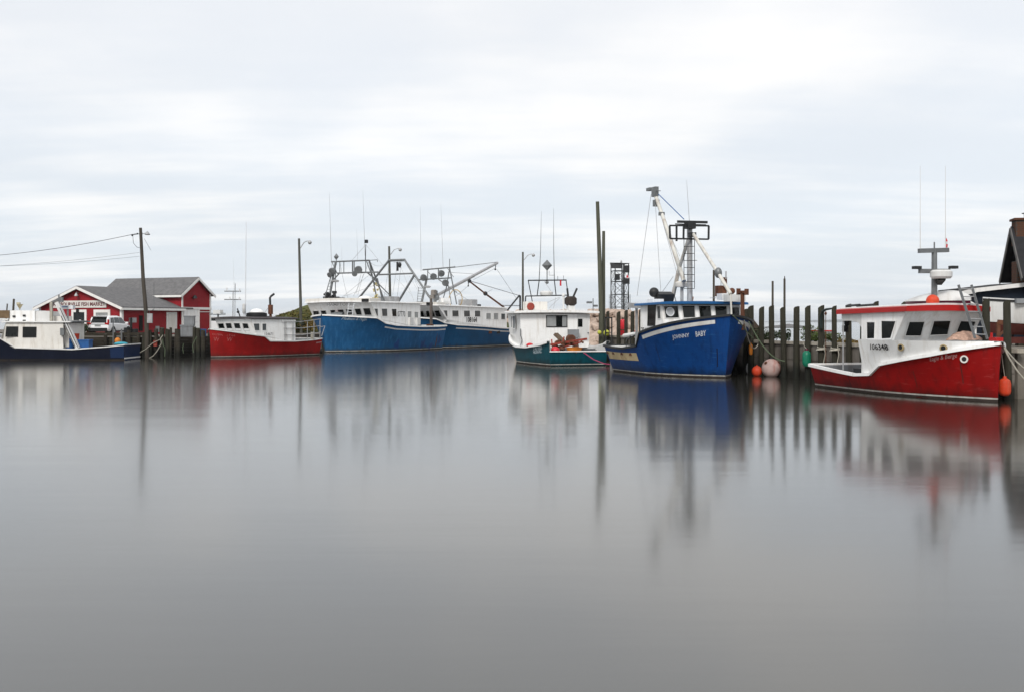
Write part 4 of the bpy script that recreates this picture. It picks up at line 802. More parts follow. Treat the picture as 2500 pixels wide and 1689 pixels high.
J.front_windows(s6, ([(557, 970), (668, 967), (678, 1056), (572, 1058)], [(704, 966), (804, 965), (807, 1053), (716, 1056)], [(836, 966), (932, 966), (939, 1048), (848, 1053)], [(966, 968), (1060, 968), (1064, 1040), (976, 1048)], [(1086, 978), (1160, 978), (1164, 1036), (1092, 1038)]), wp, wn_, 2.5)
p = J.P(s6(615, 1010), plane=(wp, wn_)); MB().lathe([(.26, .014), (.26, .022), (.215, .022), (.215, .014)], p, 24, Vector(wn_)).build('window_disc', 'letter', J.root)
J.window([J.P(s6(*p), b=-2.505) for p in ((450, 968), (506, 966), (500, 1112), (446, 1112))], (0, -1, 0), 'dark', 'glass', .05, name='side_door')
J.window([J.P(s6(*p), b=-2.505) for p in ((518, 968), (540, 968), (546, 1060), (522, 1062))], (0, -1, 0), 'offwhite', 'glass2', .03)
lettering('numerals', '175603', J.P(s6(384, 1180), b=-2.52), (1, 0, 0), (0, 0, 1), 1.25, .38, 'numeral', J.root, bold=.0)
C0 = lambda x, y: J.P(s6(x, y), b=0.); CL = lambda x, y: J.P(s6(x, y), l=5.95); CB = lambda x, y, b_: J.P(s6(x, y), b=b_)
ms = J.tubes('mast', 'lightgrey', [(C0(767, 935), C0(765, 335), .16)], 12)
MB().tube(CL(765, 340), CL(742, 0), .02, .008, 6).build('whip_antenna', 'lightgrey', ms)
fr_ = MB()
for a, b_ in (((612, 350), (912, 352)), ((912, 352), (910, 455)), ((910, 455), (615, 450)), ((615, 450), (612, 350)), ((665, 350), (665, 470)), ((720, 350), (718, 450))): fr_.bar(CL(*a), CL(*b_), .09, .09)
fr_.build('cross_frame', 'dark', ms); MB().bar(CL(672, 320), CL(900, 325), .12, .14).bar(CL(655, 338), CL(890, 345), .06, .06).build('radar_scanner', 'dark', ms)
MB().box(CL(768, 352), (.5, .5, .35)).box(CL(785, 420), (.35, .35, .25)).build('mast_collar', 'dark', ms)
J.tubes('boom', 'boom', [(C0(500, 110), C0(600, 400), .115), (C0(600, 400), C0(722, 775), .13)], 10)
p = C0(500, 110); MB().box(p+Vector((0, 0, .15)), (.5, .25, .6)).box(C0(508, 178), (.34, .3, .4)).box(C0(456, 72), (.5, .2, .18)).bar(C0(437, 84), C0(540, 84), .05).box(C0(550, 260), (.26, .3, .2)).build('boom_head', 'grey', J.root)
J.tubes('boom_strut', 'boom', [(C0(760, 440), C0(685, 680), .10), (C0(685, 680), C0(628, 925), .12)], 10); J.tubes('forestay', 'boom', [(C0(792, 412), C0(985, 715), .10), (C0(985, 715), C0(1080, 875), .10), (C0(1080, 875), C0(1086, 1030), .05)], 10)
p = C0(985, 712); MB().ball(p, .3, 10, 7, (.7, .7, 1)).build('stay_block', 'grey', J.root, True)
for x in (722, 803): MB().tube(CL(x, 440), CL(x, 830), .022, n=6).build('ladder_rail', 'dark', ms)
for k in range(7): MB().tube(CL(720, 510+k*54), CL(804, 510+k*54), .018, n=5).build('ladder_rung', 'dark', ms)
MB().bar(CL(800, 617), CL(822, 617), .03).build('ladder_step', 'dark', ms)
p = CB(706, 800, .2); rd = MB().lathe([(.36, -.17), (.40, -.1), (.40, .10), (.3, .17)], p, 20).build('radar_dome', 'cream', J.root, True); MB().tube(p+Vector((0, 0, -.17)), (p.x, p.y, 4.05), .1).build('radar_post', 'lightgrey', rd); MB().path([p+Vector((-.3, -.2, -.15)), p+Vector((-.35, -.3, -.7)), (p.x-.1, p.y-.3, 4.1)], .025, 5).build('cable', 'dark', rd)
p = CB(492, 862, -1.9); MB().ball(p, .29, 14, 9).tube(p, p+Vector((.25, .1, -.55)), .04).build('search_light', 'dark', J.root, True)
p = CB(570, 898, -1.3); MB().box(p, (.5, 1.0, .5), M4=Matrix.Rotation(.35, 3, 'Y')).build('solar_panel', 'dark', J.root)
MB().lathe([(.14, -.18), (.18, .14)], CB(773, 914, .3), 14).build('bucket', 'orange2', J.root, True)
p = CB(490, 915, -1.9); MB().box((5.0, -1.9, 4.22), (.8, .7, .22)).build('roof_box', 'white', J.root)
for (x, y, dx, dz, m_) in ((1005, 852, .55, .62, 'rust'), (1040, 895, .8, .36, 'white'), (1110, 905, 1.0, .4, 'offwhite'), (1036, 775, .2, .42, 'rust')):
    p = CB(x, y, 1.6); MB().box((p.x, p.y, max(p.z, 4.1+dz/2)), (dx*.7, dx, dz)).build('roof_gear', m_, J.root)
p = CB(1090, 852, 1.5); MB().ball(p, .18).tube(p, (p.x, p.y, 4.1), .05).build('horn', 'rust', J.root, True)
MB().tube(CB(1005, 830, 1.6), CB(1007, 740, 1.6), .02).tube(CB(1044, 760, 1.6), CB(1044, 700, 1.6), .04).bar(CB(920, 905, 1.6), CB(970, 905, 1.6), .03).build('roof_rods', 'lightgrey', J.root)
q0 = CB(1172, 1065, 1.25); q1 = CB(1170, 858, 1.25); pp = MB().bar(q0-Vector((0, 0, .6)), q1, .16, .16).build('bow_post', 'rust', J.root); MB().bar(CB(1136, 858, 1.25), CB(1206, 858, 1.25), .16, .14).bar(CB(1140, 832, 1.25), CB(1140, 880, 1.25), .18, .16).bar(CB(1202, 835, 1.25), CB(1202, 882, 1.25), .18, .16).build('bow_roller', 'rust', pp)
for a, b_, bb in (((470, 110), (362, 890), -.6), ((503, 190), (545, 868), -.4), ((527, 110), (722, 302), 0), ((535, 250), (690, 585), 0), ((640, 740), (555, 860), -.5), ((545, 270), (668, 720), 0)):
    thin = MB().tube(J.P(s6(*a), b=bb), J.P(s6(*b_), b=bb), .014 if b_[0] != 722 else .028, n=5).build('rigging_wire', 'bluep' if b_[0] == 722 else 'lightgrey', J.root)
MB().path([J.P(s6(1100, 1040), b=0), J.P(s6(1150, 1090), b=.6), J.P(s6(1200, 1160), b=1.4), J.P(s6(1250, 1210), b=2.0)], .03, 6).build('bow_line', 'rope3', J.root)
MB().box((.9, -1.2, .98), (.9, .9, .5)).box((2.8, 1.1, 1.1), (1.1, 1.0, .8)).build('deck_gear', 'dark', J.root)
p = J.P(s6(310, 1190), b=-1.0); MB().tube(p+Vector((-.9, 0, -.05)), p+Vector((.6, .2, .1)), .14).build('rolled_tarp', 'offwhite', J.root, True); MB().bar(p+Vector((-.6, 0, -.3)), p+Vector((.9, .1, .1)), .07).bar((p.x, p.y, .7), p, .05).build('tarp_stand', 'dark', J.root)
MB().path([J.P(s6(285, 1215), b=-2.2), J.P(s6(278, 1240), b=-2.5), J.P(s6(280, 1283), b=-2.6)], .025, 5).build('hose', 'black', J.root)
p = J.P(s6(358, 1000), b=-2.0); MB().bar((p.x, p.y, 1.5), (p.x, p.y, 3.9), .12).bar(J.P(s6(320, 960), b=-2.0), J.P(s6(390, 965), b=-2.0), .5, .3).build('net_davit', 'lightgrey', J.root)
rud = J.pt(0, .5, -1); MB().box((-.18, rud.y+.35, .62), (.3, .5, 1.5)).build('stern_guard', mat('worn_grey_board', (.17, .165, .16), .8, .2, 2, stain=(.08, .07, .06), stain_amt=.6), J.root)
# ------------------------------------------------------------------ the two big blue boats
def big_blue(nm, label, bt, hullm, sheer, B, L, house, fl_, rake=.6):
    bt.hull(hullm, L, B, sheer, um=.5, pd=4.4, pw=2.3, ta=.10, wl=.83, rake=rake, flare=1.6, deck=1.3, ub=sheer[-3][0], rail_w=.16, rail_h=.14, boot=.12)
    bt.strip('sheer_stripe', 'offwhite', .005, .70, lambda u: bt.sh(u)-.48, lambda u: bt.sh(u)-.34, .014)
C = Boat('big_blue_boat', 'large weathered blue fishing boat with seven front windows and an aft gantry', stem=(795, 859.6), corner=(1090, 852.0), side=1, hw=3.95); CW = 4.1
ss_ = [(C.P(s3(x, y), b=4.2).x/(C.L+.6), z) for x, y, z in ((900, 1255, 2.70), (810, 1235, 2.92), (742, 1190, 3.46))]
big_blue('', '', C, 'steelblue', [(0, 2.62), (.12, 2.56), (.33, 2.56)]+ss_+[(ss_[-1][0]+.1, 3.56), (1, 3.74)], 8.8, C.L, None, None)
lt_, lb_, la0 = C.P(s3(675, 1060), b=CW).x, C.P(s3(735, 1180), b=CW).x, C.P(s3(1118, 1150), b=CW).x
C.house('wheelhouse', [(la0, 1.3, CW), (la0, 5.0, CW), (lt_, 5.0, CW), (lb_, 3.4, CW), (lb_, 1.3, CW)], 'white')
C.slab('roof', la0-.15, lt_+.2, CW+.16, 4.98, .12, 'white', .12); C.slab('roof_coaming', lt_-1.6, lt_+.17, CW+.06, 5.12, .30, 'cream', .04)
cf, cn = (lb_, 0, 3.4), (1, 0, -(lt_-lb_)/1.6)
C.front_windows(s3, ([(127, 1131), (178, 1130), (188, 1178), (134, 1180)], [(201, 1128), (246, 1126), (254, 1160), (210, 1163)], [(290, 1123), (335, 1121), (345, 1160), (301, 1161)], [(360, 1119), (412, 1117), (425, 1158), (376, 1160)], [(441, 1115), (490, 1113), (503, 1158), (456, 1160)], [(523, 1111), (578, 1109), (590, 1164), (541, 1163)], [(604, 1107), (667, 1105), (683, 1165), (622, 1165)]), cf, cn, CW)
C.side_windows(s3, [[(706, 1111), (737, 1111), (739, 1174), (729, 1174)], [(771, 1111), (820, 1111), (823, 1176), (778, 1176)]], CW+.005, gm='glass2'); C.side_windows(s3, [[(861, 1113), (903, 1113), (905, 1178), (868, 1178)]], CW+.005, gm='glass'); C.side_windows(s3, [[(1004, 1134), (1037, 1135), (1037, 1188), (1004, 1187)], [(1065, 1139), (1098, 1140), (1098, 1192), (1065, 1191)]], CW+.005, gm='paleglass')
for x in (1022, 1087): p = C.P(s3(x, 1230), b=CW); bxo = MB().box((p.x, CW+.14, p.z), (.62, .26, .95)).build('wall_locker', 'offwhite', C.root); MB().box((p.x, CW+.28, p.z-.38), (.55, .02, .16)).build('vent', 'dark', bxo)
p = C.P(s3(985, 1180), b=3.74); lettering('numerals', '107770', C.P(s3(906, 1181), b=CW+.015), (-1, 0, 0), (0, 0, 1), 1.6, .58, 'numeral', C.root, bold=.0)
C.name_on('Madison & Megan', s3(412, 1216), s3(634, 1226), .40, 1, 'fadedblue', .45, .0)
p = C.P(s3(300, 1086), plane=(cf, cn)); lettering('name_board', 'HAMPTON', C.P(s3(285, 1086), l=lt_+.19), (0, 1, 0), (0, 0, 1), 2.9, .30, 'numeral2', C.root)
for (x0, y0, x1, y1) in ((868, 1395, 905, 1470), (1105, 1380, 1140, 1450), (1188, 1425, 1222, 1455), (1268, 1355, 1300, 1410), (1135, 1445, 1165, 1465)):
    a = C.P(s3(x0, y1), b=3.6); c = C.P(s3(x1, y0), b=3.6); random.seed(x0)
    C.strip('paint_patch', 'patch', C.ul(min(a.x, c.x)), C.ul(max(a.x, c.x)), lambda u: max(.2, a.z)+.18*math.sin(u*57), lambda u: c.z+.22*math.sin(u*81+1), .013, (1,), 10)
a = C.P(s3(1252, 1400), b=3.6); C.strip('rust_streak', 'rust', C.ul(a.x)-.004, C.ul(a.x)+.007, lambda u: .35, lambda u: 1.5+.3*math.sin(u*300), .014, (1,), 6)
G = lambda x, y, l=11.3: C.P(s3(x, y), l=l)
gt = MB()
for a, b_, r in (((325, 693), (662, 680), .09), ((375, 795), (740, 785), .09), ((662, 680), (735, 676), .04), ((735, 676), (735, 695), .04), ((400, 690), (400, 790), .05), ((436, 690), (436, 788), .05), ((515, 688), (515, 786), .09), ((530, 688), (530, 786), .05), ((630, 682), (632, 785), .05), ((330, 695), (375, 795), .05)): gt.tube(G(*a), G(*b_), r, n=6)
gt.build('light_gantry', 'grey', C.root, True)
lg = MB()
for a, b_, r, la_, lb_ in (((365, 690), (300, 1055), .13, 11.3, 11.8), ((330, 790), (252, 1058), .05, 11.3, 12.4), ((362, 790), (360, 985), .05, 11.3, 11.3), ((662, 683), (735, 1045), .08, 11.3, 9.6), ((662, 683), (800, 1048), .09, 11.3, 8.8), ((640, 690), (715, 900), .05, 11.3, 10), ((700, 845), (840, 985), .06, 11.3, 8.6), ((400, 792), (320, 880), .07, 11.3, 11.5), ((640, 785), (720, 850), .08, 11.3, 10.5), ((735, 840), (780, 1045), .06, 10.5, 9)): MB().tube(G(*a, la_), G(*b_, lb_), r, n=6).build('gantry_leg', 'grey', C.root, True)
for k in range(9): f = .06+k*.1; MB().tube(G(330, 790).lerp(G(252, 1058, 12.4), f), G(365, 690).lerp(G(300, 1055, 11.8), .32+f*.66), .022, n=5).build('ladder_rung', 'grey', C.root)
for x, y in ((340, 775), (568, 760), (318, 805), (535, 795)):
    p = G(x, y, 11.6); r = .42 if y < 790 else .3; MB().lathe([(.12*r, -r*.8), (r*.75, -r*.45), (r, .15), (r*.95, .25), (.02, .28)], p, 14, Vector((.75, .35 if x > 400 else -.1, -.35))).build('flood_light', 'grey', C.root, True)
p = G(358, 865, 11.6); MB().lathe([(.30, -.12), (.42, -.03), (.42, .05), (.25, .14)], p, 16).build('radar_dome', 'lightgrey', C.root, True)
p = G(369, 648); MB().lathe([(.01, -.36), (.33, -.02), (.33, .02), (.01, .36)], p, 4).tube(p+Vector((0, 0, -.9)), p+Vector((0, 0, -.3)), .04).build('radar_reflector', 'grey', C.root)
for (a, t_, rr) in (((325, 693), (307, 80), .03), ((560, 685), (550, 395), .018), ((625, 640), (605, 50), .028), ((418, 690), (418, 560), .012)): MB().tube(G(*a), G(*t_), rr, rr*.35, 6).build('whip_antenna', 'lightgrey', C.root)
p = G(636, 512); MB().tube(G(628, 690), G(632, 535), .05, .03).box(p, (.25, .3, .35)).build('mast_head', 'dark', C.root)
for a, b_ in (((632, 540), (780, 720)), ((628, 545), (500, 690)), ((700, 780), (420, 1010)), ((770, 880), (440, 1000)), ((590, 800), (545, 980)), ((610, 800), (560, 990))): MB().tube(G(*a), G(*b_, 10.8), .016, n=5).build('rigging_wire', 'lightgrey', C.root)
random.seed(12); gb = MB()
for k in range(26): p = G(random.uniform(275, 385), random.uniform(960, 1050), 11.8); gb.box(p, (random.uniform(.2, .5), random.uniform(.2, .5), random.uniform(.12, .5)), random.uniform(0, 3))
gb.build('roof_gear', 'dark', C.root)
gb = MB()
for k in range(12): p = G(random.uniform(400, 480), random.uniform(1022, 1050), 11.5); gb.box(p, (random.uniform(.2, .5), random.uniform(.3, .6), random.uniform(.1, .3)), random.uniform(0, 3))
gb.build('net_pile', 'dark', C.root)
MB().ball((9.9, 0, 5.35), .85, 18, 8, (1, 1, .55)).build('life_raft_pod', 'white', C.root, True)
p = G(720, 990, 10); gb = MB(); random.seed(8)
for k in range(40): q = p+Vector((random.uniform(-.2, .2), random.uniform(-.35, .35), random.uniform(-1.2, 1.3))); gb.ball(q, random.uniform(.06, .12), 7, 5)
gb.build('float_string', mat('cream_floats', (.42, .36, .18), .7, .3, 4), C.root)['kind'] = 'stuff'
p = C.P(s3(657, 1055), plane=((lt_, 0, 5), (1, 0, 0))); MB().box((lt_+.2, min(p.y, CW-.5), 5.2), (.25, .8, .3)).build('horn_speaker', 'black', C.root)
MB().box((7.1, .8, 5.4), (1.6, 2.2, .7)).build('roof_hatch', 'lightgrey', C.root)
A_ = lambda x, y: C.P(s3(x, y), l=3.0)
gl = MB()
for a, b_, r in (((560, 1030), (832, 688), .125), ((832, 682), (980, 676), .14), ((978, 678), (1215, 1030), .12), ((740, 808), (1050, 797), .09), ((1062, 815), (915, 1060), .13)): gl.tube(A_(*a), A_(*b_), r, n=8)
gl.build('aft_gantry', 'grey', C.root, True)
MB().bar(A_(1214, 1010), A_(1214, 1250), .22, .24).build('gantry_post', mat('scuffed_post', (.11, .095, .085), .85, .35, 3, stain=(.06, .03, .02), stain_amt=.7), C.root); MB().box(A_(1238, 965), (.4, .45, .55)).box(A_(1225, 1005), (.3, .5, .4)).build('net_block', mat('grey_block', (.23, .21, .19), .8, .3, 3, stain=(.12, .06, .03), stain_amt=.6), C.root)
MB().box(A_(914, 735), (.16, .2, 1.0)).lathe([(.05, .35), (.22, .05), (.1, -.3)], A_(935, 722), 10).build('hanging_block', 'dark', C.root)
for a, b_ in (((915, 690), (870, 990)), ((930, 700), (1060, 1040)), ((1060, 830), (1120, 990)), ((970, 690), (880, 700)), ((905, 840), (1030, 980)), ((1020, 820), (1090, 940))): MB().tube(A_(*a), A_(*b_), .018, n=5).build('rigging_wire', 'lightgrey', C.root)
for a, b_, dr_ in (((832, 690), (660, 690), .5), ((660, 690), (520, 1000), .2), ((400, 690), (480, 1040), .3), ((975, 680), (1190, 1010), .25), ((840, 700), (790, 1040), .1), ((330, 700), (300, 1050), .15), ((650, 790), (840, 1000), .3), ((950, 690), (905, 1050), .1)):
    la_ = 3. if a[0] > 800 else 11.; lb_ = 3. if b_[0] > 780 else 11.; MB().path(sag(C.P(s3(*a), l=la_), C.P(s3(*b_), l=lb_), dr_, 8), .014, 5).build('rigging_wire', 'grey', C.root)
MB().box((1.0, 2.4, 2.5), (.6, .6, .55)).build('stern_bollard', 'rust', C.root)
for x in (465, 510): MB().tube(C.P(s3(x, 1175), l=lt_+.4), C.P(s3(x+18, 1060), l=lt_+.3), .04, n=6).build('ladder_rail', 'letter', C.root)
for y in (1090, 1115, 1140): MB().tube(C.P(s3(474, y), l=lt_+.4), C.P(s3(520, y), l=lt_+.4), .03, n=6).build('ladder_rung', 'letter', C.root)
MB().box((14.7, .2, 3.85), (.5, .7, .4)).tube((14.9, -.5, 3.8), (14.9, .9, 3.8), .16).build('anchor_winch', 'grey', C.root); MB().box((14.0, -.6, 3.85), (.3, .3, .4)).build('anchor_buoy', 'rustred', C.root)
p = C.P(s3(170, 1060), l=13); MB().tube(p+Vector((0, 0, -.2)), p+Vector((0, 0, .1)), .03).ball(p+Vector((0, 0, .12)), .16).build('search_light', 'grey', C.root)
# second blue boat
w_ = at_z(1150, 848.2, 0); hv = C.h; pdv = Vector((-hv.y, hv.x)); D_ = Boat('second_blue_boat', 'mid-blue fishing boat with long white cabin and pale boom, behind the others', origin=(w_.x-3.6*pdv.x-11*hv.x, w_.y-3.6*pdv.y-11*hv.y), heading=hv)
big_blue('', '', D_, 'steelblue2', [(0, 2.2), (.2, 2.3), (.4, 2.5), (.70, 2.72), (.80, 2.95), (.86, 3.40), (.92, 3.5), (1, 3.7)], 7.9, 20., None, None)
DS = lambda x, y: D_.P(s4(x, y), b=3.62); a = DS(350, 1050); c = DS(440, 1180); e = DS(1012, 1250)
D_.house('wheelhouse', [(e.x, 1.3, 3.6), (e.x, 4.72, 3.6), (a.x, 4.86, 3.6), (c.x, 3.3, 3.6), (c.x, 1.3, 3.6)], 'white')
D_.slab('roof', e.x-.1, a.x+.15, 3.75, 4.74, .12, 'white', .12, dz=.12); D_.slab('roof_coaming', a.x-1.6, a.x+.1, 3.6, 4.98, .3, 'cream', .04)
dn = (1, 0, -(a.x-c.x)/(4.86-3.3)); dp = (c.x, 0, 3.3)
D_.front_windows(s4, ([(178, 1100), (205, 1098), (222, 1155), (188, 1158)], [(235, 1098), (262, 1096), (275, 1150), (245, 1152)], [(278, 1096), (305, 1094), (322, 1150), (290, 1152)], [(315, 1095), (358, 1093), (386, 1152), (336, 1152)]), dp, dn, 3.6)
D_.side_windows(s4, [[(402, 1094), (438, 1094), (440, 1150), (428, 1150)], [(486, 1094), (545, 1094), (547, 1150), (488, 1150)], [(598, 1096), (654, 1096), (656, 1152), (600, 1152)], [(702, 1096), (755, 1097), (755, 1152), (702, 1152)], [(955, 1124), (993, 1124), (993, 1178), (955, 1178)]], 3.605, gm='glass2'); D_.side_windows(s4, [[(812, 1120), (856, 1120), (856, 1176), (812, 1176)], [(884, 1120), (926, 1120), (926, 1178), (884, 1178)]], 3.605, gm='paleglass')
lettering('numerals', '108164', D_.P(s4(625, 1207), b=3.62), (-1, 0, 0), (0, 0, 1), 2.4, .64, 'numeral', D_.root, bold=.025)
for x in (845, 928): p = D_.P(s4(x, 1300), b=3.7); q = D_.pt(D_.ul(p.x), p.z, 1, .02); MB().box(q, (.7, .06, .36)).build('scupper', 'rust' if x < 900 else 'black', D_.root)
GD = lambda x, y, l=13.2: D_.P(s4(x, y), l=l); gt = MB()
for a_, b_, r in (((205, 705), (515, 678), .09), ((165, 800), (480, 782), .09), ((255, 700), (250, 790), .06), ((355, 690), (355, 788), .08), ((440, 685), (500, 775), .05), ((245, 715), (300, 770), .04)): gt.tube(GD(*a_), GD(*b_), r, n=6)
gt.build('light_gantry', 'grey', D_.root, True); gt = MB()
for a_, b_, r in (((462, 600), (462, 690), .05), ((462, 690), (530, 1035), .08), ((462, 690), (430, 880), .07), ((430, 880), (402, 975), .06), ((440, 800), (480, 1035), .05), ((240, 800), (195, 1015), .14), ((355, 795), (530, 920), .07)): MB().tube(GD(*a_), GD(*b_), r, n=6).build('gantry_leg', 'grey', D_.root, True)
for x0, x1 in ((165, 150), (215, 205)): MB().tube(GD(x0, 870), GD(x1, 1020), .035, n=6).build('ladder_rail', 'grey', D_.root)
for k in range(6): MB().tube(GD(164-k*2, 880+k*26), GD(215-k*1.5, 880+k*26), .025, n=5).build('ladder_rung', 'grey', D_.root)
for x, y in ((210, 775), (305, 765), (380, 735), (420, 825)): p = GD(x, y, 13.5); r = .42; MB().lathe([(.12*r, -r*.8), (r*.75, -r*.45), (r, .15), (r*.95, .25), (.02, .28)], p, 14, Vector((.6, .6, -.4))).build('flood_light', 'grey', D_.root, True)
p = GD(248, 868, 13.5); MB().lathe([(.30, -.12), (.42, -.03), (.42, .05), (.25, .14)], p, 16).build('radar_dome', 'lightgrey', D_.root, True)
for a_, t_, rr in (((188, 720), (181, 100), .03), ((400, 690), (378, 75), .03), ((292, 690), (290, 570), .015), ((505, 675), (512, 665), .02)): MB().tube(GD(*a_), GD(*t_), rr, rr*.35, 6).build('whip_antenna', 'lightgrey', D_.root)
GB = lambda x, y, b_=1.0: D_.P(s4(x, y), b=b_)
D_.tubes('boom', 'lightgrey', [(GB(345, 945), GB(920, 638), .17)], 10); MB().tube(GB(345, 955), GB(700, 765), .10, n=6).build('boom_brace', 'lightgrey', D_.root)
MB().bar(GB(322, 1030), GB(318, 900), .3).bar(GB(330, 985), GB(338, 905), .2).box(GB(297, 925), (.25, .3, .5)).ball(GB(338, 972), .34).build('boom_winch', 'grey', D_.root); MB().tube(GB(905, 650), GB(900, 700), .05).ball(GB(900, 700), .13).build('boom_hook', 'dark', D_.root)
D_.tubes('stern_derrick', 'rust', [(GB(652, 815, 2.6), GB(800, 930, 2.6), .10), (GB(800, 930, 2.6), GB(985, 1065, 2.6), .12)], 8); MB().ball(GB(652, 812, 2.6), .24).ball(GB(805, 932, 2.6), .28).tube(GB(642, 820, 2.6), GB(641, 855, 2.6), .05).ball(GB(641, 858, 2.6), .1).build('derrick_block', 'dark', D_.root)
D_.tubes('stern_frame', 'dark', [(GB(1130, 950, 2.6), GB(1018, 1090, 2.6), .11), (GB(1138, 950, 2.6), GB(1138, 1110, 2.6), .13), (GB(965, 1045, 2.6), GB(1138, 1050, 2.6), .04)], 8)
for a_, b_ in (((515, 680), (910, 632)), ((440, 728), (690, 745)), ((660, 812), (1125, 950)), ((915, 700), (1110, 990)), ((870, 895), (800, 930)), ((520, 920), (640, 995)), ((640, 860), (520, 960)), ((690, 800), (900, 690))): MB().tube(GB(*a_, 2.), GB(*b_, 2.), .02 if a_[0] not in (515, 660) else .04, n=5).build('rigging_wire', 'grey', D_.root)
p = GB(412, 1005, 1.0); MB().tube(p+Vector((-.85, 0, 0)), p+Vector((.85, 0, 0)), .42, n=14).build('life_raft_pod', 'white', D_.root, True); p = GB(520, 985, 0.); hp_ = MB(); hp_.path([p+Vector((0, math.cos(k*.42)*.95, math.sin(k*.42)*1.15)) for k in range(16)], .06, 6).build('hose_coil', mat('yellow_hose', (.42, .29, .12), .7, .3, 3), D_.root)
p = GB(637, 1020, 0.); MB().box((p.x, p.y, 5.35), (1.3, 2.0, .95)).build('roof_hatch', 'lightgrey', D_.root); MB().box((p.x-1.6, p.y+.5, 5.05), (.6, .6, .4)).build('roof_vent', 'dark', D_.root)
p = GB(355, 1043, 3.5); MB().box((a.x+.1, 2.6, 5.1), (.3, .8, .3)).build('horn_speaker', 'black', D_.root)
# ------------------------------------------------------------------ old red boat on the left
E = Boat('old_red_boat', 'red fishing boat with railed stern and rusty exhaust, left of the big blue boat', stem=(515, 873), corner=(787.5, 866.3), side=1, hw=2.3)
E.hull('redhull2', E.L, 5.1, [(0, 1.52), (.1, 1.42), (.33, 1.33), (.585, 1.38), (.645, 1.80), (.82, 2.06), (1, 2.44)], um=.48, pd=3.9, pw=2.2, ta=.12, wl=.81, rake=.15, flare=1.6, deck=.7, ub=.65, rail='offwhite', rail_w=.12, rail_h=.09, boot=.07)
ef, en = (8.0, 0, 2.05), (1, 0, -.45)
E.house('wheelhouse', [(3.45, .7, 2.36), (3.45, 3.25, 2.36), (8.55, 3.28, 2.36), (8.0, 2.0, 2.36), (8.0, .7, 2.36)], 'white')
E.slab('roof', 3.3, 8.75, 2.5, 3.26, .13, mat('brown_roof_edge', (.055, .048, .050), .8, .3, 2), .10)
E.front_windows(s2, ([(120, 1105), (195, 1103), (212, 1160), (135, 1160)], [(228, 1102), (300, 1100), (316, 1170), (242, 1168)], [(340, 1101), (418, 1101), (432, 1172), (356, 1172)], [(460, 1103), (530, 1105), (548, 1172), (474, 1172)]), ef, en, 2.36)
E.side_windows(s2, [[(588, 1106), (648, 1106), (650, 1175), (604, 1175)], [(680, 1107), (720, 1107), (720, 1175), (681, 1175)]], 2.365, gm='glass2', fw=.04)
lettering('numerals', '154671', E.P(s2(706, 1226), b=2.38), (-1, 0, 0), (0, 0, 1), .95, .24, 'numeral2', E.root, bold=.0)
for x in (178, 312): E.name_on('W', s2(x, 1285), s2(x+52, 1288), .34, 1, 'fadedletter', 0, -.03, 'bow_emblem')
E.name_on('EASTERN', s2(165, 1225), s2(270, 1232), .15, 1, 'fadedletter', .2, -.03); E.name_on('STAR', s2(310, 1235), s2(395, 1240), .15, 1, 'fadedletter', .2, -.03)
E.name_on('EASTERN STAR', s2(1238, 1308), s2(1292, 1300), .10, 1, 'letter', 0, .0)
for l_ in (3.9, 4.6): MB().box((l_, 2.40, 2.25), (.06, .05, 1.7)).build('wall_batten', 'offwhite', E.root)
MB().bar((3.5, 2.42, 3.1), (5.1, 2.42, 3.08), .1, .12).build('gutter', 'offwhite', E.root)
ER = lambda x, y: E.P(s2(x, y), b=2.45); rl = []
for x, yt, yb in ((912, 1078, 1280), (1000, 1080, 1285), (1148, 1085, 1285), (1216, 1072, 1275), (1278, 1058, 1265)): rl.append((ER(x, yt), ER(x, yb), .035))
for y0, y1, y2 in ((1082, 1085, 1058), (1152, 1152, 1128), (1222, 1222, 1195)): rl += [(ER(905, y0), ER(1080, y1), .03), (ER(1080, y1), ER(1285, y2), .03)]
rl += [(ER(1330, 1130), ER(1295, 1235), .03), (ER(1330, 1130), ER(1278, 1140), .03)]
for a, b_, r in rl: MB().tube(a, b_, r, n=6).build('railing_bar', 'lightgrey', E.root, True)
for a, b_, r in rl[:5]: c_ = a.copy(); c_.y = -2.4; d_ = b_.copy(); d_.y = -2.4; MB().tube(c_, d_, r, n=6).build('railing_bar', 'lightgrey', E.root, True)
EC = lambda x, y, b_=0.: E.P(s2(x, y), b=b_); p = EC(766, 965); s_ = MB().tube((p.x, p.y, 3.3), (p.x, p.y, 3.75), .12).tube((p.x, p.y, 3.72), EC(766, 912), .22, n=14).build('exhaust_muffler', 'rust', E.root, True)
MB().path([EC(763, 915), EC(760, 840), EC(772, 822), EC(802, 800)], .10, 10).build('exhaust_pipe', 'dark', s_, True); MB().tube(EC(740, 945), EC(700, 1000), .03).build('exhaust_stay', 'lightgrey', s_)
p = EC(622, 1012); rf_ = MB().lathe([(.75, -.3), (.92, -.15), (.9, .12), (.6, .2)], p, 20).build('life_raft', 'black', E.root, True); MB().ball(p+Vector((0, 0, .12)), .66, 18, 8, (1, 1, .62)).build('raft_cover', 'white', rf_, True); MB().box((p.x-.2, 0, 3.45), (1.3, 1.5, .18)).build('raft_cradle', 'dark', E.root)
mst = E.tubes('mast', 'lightgrey', [(EC(376, 1040), EC(378, 765), .04), (EC(396, 1040), EC(400, 690), .03)], 8); EL = lambda x, y: E.P(s2(x, y), l=8.5)
for y in (772, 858): MB().bar(EL(290, y), EL(458, y), .07, .08).build('cross_tree', 'grey', mst)
for x, y in ((313, 745), (447, 755), (345, 838), (445, 842)): MB().tube(EL(x, y+20), EL(x, y-10), .05).build('mast_light', 'offwhite', mst)
